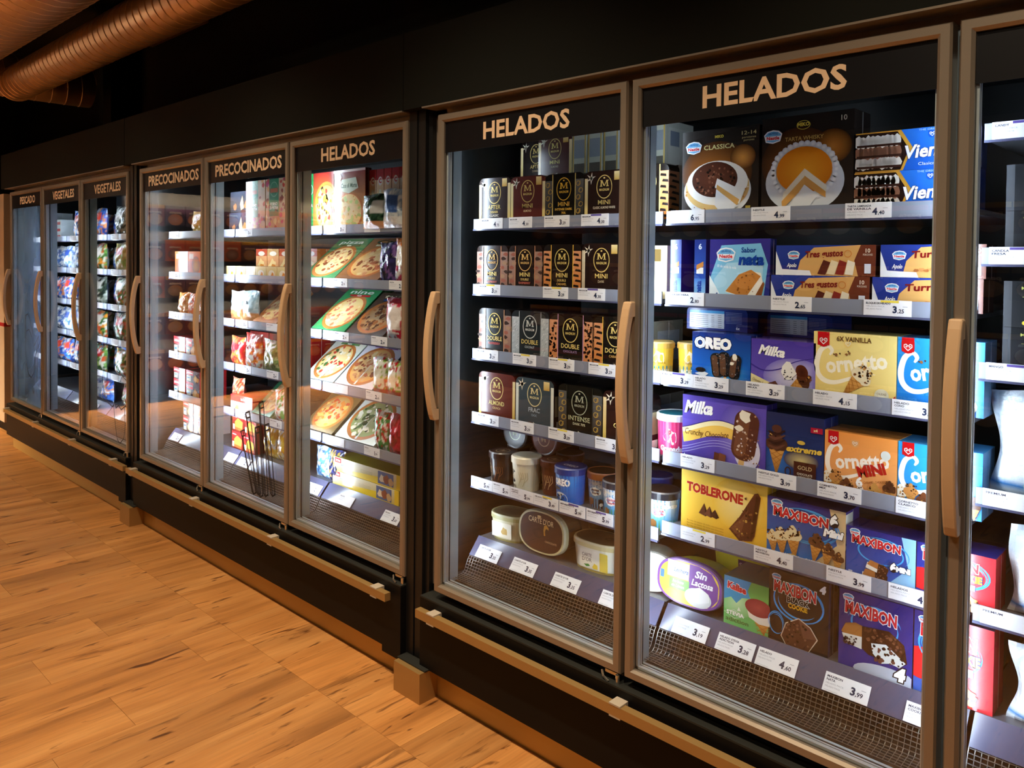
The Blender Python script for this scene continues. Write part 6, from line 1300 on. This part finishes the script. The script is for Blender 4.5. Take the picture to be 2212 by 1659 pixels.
for a in ((.05, "CARTE D'OR", '3,35', 'on the ledge below the cream oval tub'), (.215, "CARTE D'OR", '3,35', 'on the ledge below the brown oval tub'), (.395, "CARTE D'OR", '3,35', 'on the ledge below the white oval tub'), (.585, "CARTE D'OR", '3,35', 'on the ledge beside the mullion'),
          (.840, '', '3,19', 'on the ledge below the sorbet tub'), (.974, 'HELADO STEVIA|ADICTION', '3,28', 'on the ledge below the STEVIA box'), (1.088, 'HELADO', '4,60', 'on the ledge below the BLACK COOKIE box'), (1.262, 'MAXIBON|NATA', '3,99', 'on the ledge below the large sandwich box'), (1.446, 'MAXIBON|COOKIE', '3,99', 'on the ledge below the red and blue box')):
    price_tag(a[0], 0, a[1], a[2], a[3], slope=True, w=.106, h=.0445)
for i, z in enumerate(RZ3): price_tag(1.592, z, ('CANDY', 'CANDLA|FRESA', 'MANGO', 'PREMIUM', 'PREMIUM')[i], '', 'on rail %s of the third ice cream door' % ('one', 'two', 'three', 'four', 'five')[i], hl=P_ if i < 3 else None)
GQ = 'white price tags on the ready meal and vegetable rails'
for (x, i, pr, wh) in ((-.848, 0, '3,19', 'below the red topped Casa box'), (-.616, 0, '', 'below the narrow pizza box ends'), (-.836, 1, '2,95', 'below the Casa ham pizza'), (-.452, 1, '2,45', 'below the fruit bag with orange top'), (-.824, 2, '2,79', 'below the bright green pizza pack'), (-.565, 2, '2,89', 'below the raspberry bag'), (-.828, 3, '', 'below the purple banded pizza'), (-.598, 3, '2,60', 'below the white and red bags'), (-.852, 4, '', 'below the spinach pizza'), (-.608, 4, '1,99', 'below the crimson bag'),
                        (-1.627, 0, '3,45', 'below the FORNO boxes'), (-1.823, 2, '4,10', 'below the pale blue bag'), (-1.668, 2, '3,20', 'below the light blue bag lettered a'), (-1.387, 2, '', 'below the orange brown pizza pack'), (-1.635, 3, '2,95', 'below the white bag lettered BARRI'), (-1.382, 3, '2,49', 'below the olive green bag'), (-1.655, 4, '2,35', 'below the red and white box'), (-1.351, 4, '3,15', 'below the narrow green FORNO pack'),
                        (-2.443, 0, '1,85', 'below the rounded yellow bag'), (-2.440, 1, '2,10', 'below the orange meal box at the post end'), (-2.452, 2, '2,20', 'below the orange bag of fried pieces'), (-2.452, 3, '2,65', 'below the dark red box at the post end'), (-2.452, 4, '2,85', 'below the stacked La Cocinera boxes')):
    price_tag(x, RAILZ[i], 'PIZZA' if x > -1.1 else 'PRECOCINADO', pr, wh, sub='CONGELADO', group=GQ)
for (x, pr, wh) in ((-2.44, '2,99', 'on the ledge below the La Cocinera boxes'), (-1.80, '2,75', 'on the ledge below the lasagna piles'), (-1.665, '2,75', 'on the ledge beside the chips drawing'), (-1.04, '2,49', 'on the ledge below the light blue bag'), (-.80, '', 'on the ledge below the long yellow boxes'), (-.49, '3,60', 'on the ledge below the yellow box ends')):
    price_tag(x, 0, 'HELADO' if x > -1.1 else 'LA COCINERA', pr, wh, slope=True, w=.106, h=.0445, sub='CONGELADO', group=GQ)
for k in (1, 2):
    for i in range(5):
        for j in range(4):
            price_tag(UX[0] + k * PITCH + .085 + .17 * j, RAILZ[i], 'VERDURA', '', 'on the %s rail behind the %s VEGETALES door' % (words5[i], 'first' if k == 1 else 'second'), sub='CONGELADO', w=.12, group=GQ)
    for j in range(2): price_tag(UX[0] + k * PITCH + .25 + .25 * j, 0, 'VERDURA', '', 'on the ledge behind the %s VEGETALES door' % ('first' if k == 1 else 'second'), slope=True, w=.106, h=.0445, sub='CONGELADO', group=GQ)

# ================================================================== shelving across the aisle (seen only as reflections in the door glass)
def rack(name, loc, rz, width, shelves, label, cols, bw, group, lab_box, light, top):
    """wall shelving: frame, shelves and light bars; its boxes are things of their own"""
    R = empty(name, loc, rz, label=label, cat='shelving')
    MB('rack').box(-width / 2, width / 2, .42, .46, 0, top).build('back_panel', R)
    for x in (-width / 2, width / 2 - .03): MB('rack').box(x, x + .03, 0, .42, 0, top).build('side_panel', R)
    MB('rack').box(-width / 2, width / 2, -.04, .42, top, top + .10).build('canopy', R)
    MB('rack').box(-width / 2, width / 2, -.04, -.03, top - .07, top).build('glare_lip', R)  # lip added to keep the light bar out of the door reflections
    MB(light).box(-width / 2 + .05, width / 2 - .05, -.02, .01, top - .012, top - .001, (1, 1, 1)).build('light_bar', R)
    for z in shelves:
        sh = MB('rack'); sh.box(-width / 2 + .03, width / 2 - .03, 0, .40, z - .03, z); sh.box(-width / 2 + .03, width / 2 - .03, -.012, -.004, z - .045, z + .01); sh = sh.build('shelf', R)
        if light == 'racklight' and z > .5: MB(light).box(-width / 2 + .06, width / 2 - .06, .0, .012, z - .040, z - .031, (1, 1, 1)).build('light_bar', sh)
    protos = []
    for c in cols:
        w = bw * .96; h = .23; mb, p = carton(w, h, .12, c[0], mixc(c[0], '#000000', .2)); p.rect(0, 0, w, h, c[0], top=c[1]); p.rect(0, h * .84, w, h * .16, c[2]); p.ell(w * .5, h * .36, w * .38, h * .26, c[3], n=16, mid=mixc(c[3], '#ffffff', .3)); p.text('pasta', w * .5, h * .64, h * .1, '#f2e6d0', w=w * .6, bold=.05, shear=.2)
        protos.append((mb.mesh('stock_box'), c))
    ca, sa = math.cos(rz), math.sin(rz); n = int((width - .08) / bw)
    for i, z in enumerate(shelves):
        for j in range(n):
            me, c = protos[(i + j // 4) % len(protos)]
            o = bpy.data.objects.new('stock_box', me); link(o)
            lx, ly = -width / 2 + .04 + bw * (j + .5), .02
            o.location = (loc[0] + lx * ca - ly * sa, loc[1] + lx * sa + ly * ca, z); o.rotation_euler = (0, 0, rz)
            tag(o, lab_box[i], 'box', group)
cols1 = (('#7a4a34', '#5a3448', '#d8a02a', '#c9924a'), ('#d8642a', '#c8501e', '#e07a3a', '#8a4a24'), ('#3a3440', '#52304a', '#8a8a94', '#c87a4a'), ('#8a3a2a', '#4a2a24', '#c8a06a', '#e0b070'))
w5 = ('lowest', 'second', 'third', 'fourth', 'top')
rack('wall_shelving', (-6.25, -2.75, 0), math.pi / 2, 3.0, (.30, .68, 1.06, 1.44, 1.80), 'lit wall shelving of boxed food facing along the aisle', cols1, .21, 'boxes on the lit end shelving', ['boxed food on the %s shelf of the lit end shelving' % s for s in w5], 'racklight', 2.22)
cols2 = (('#4a2a24', '#6a3a2a', '#c8a04a', '#a86a3a'), ('#2a4a34', '#3a5a3a', '#b8322a', '#d8c8a0'), ('#8a2a24', '#6a1a1c', '#d8b06a', '#e6d0a0'), ('#3a3a44', '#2a2a34', '#8a6a3a', '#c8a878'))
rack('aisle_shelving', (-.6, -4.45, 0), math.pi, 6.4, (.35, .80, 1.25, 1.70), 'long dark shelving of packets across the aisle', cols2, .26, 'packets on the shelving across the aisle', ['packet on the %s shelf of the shelving across the aisle' % s for s in w5[:4]], 'tracklight', 2.42)
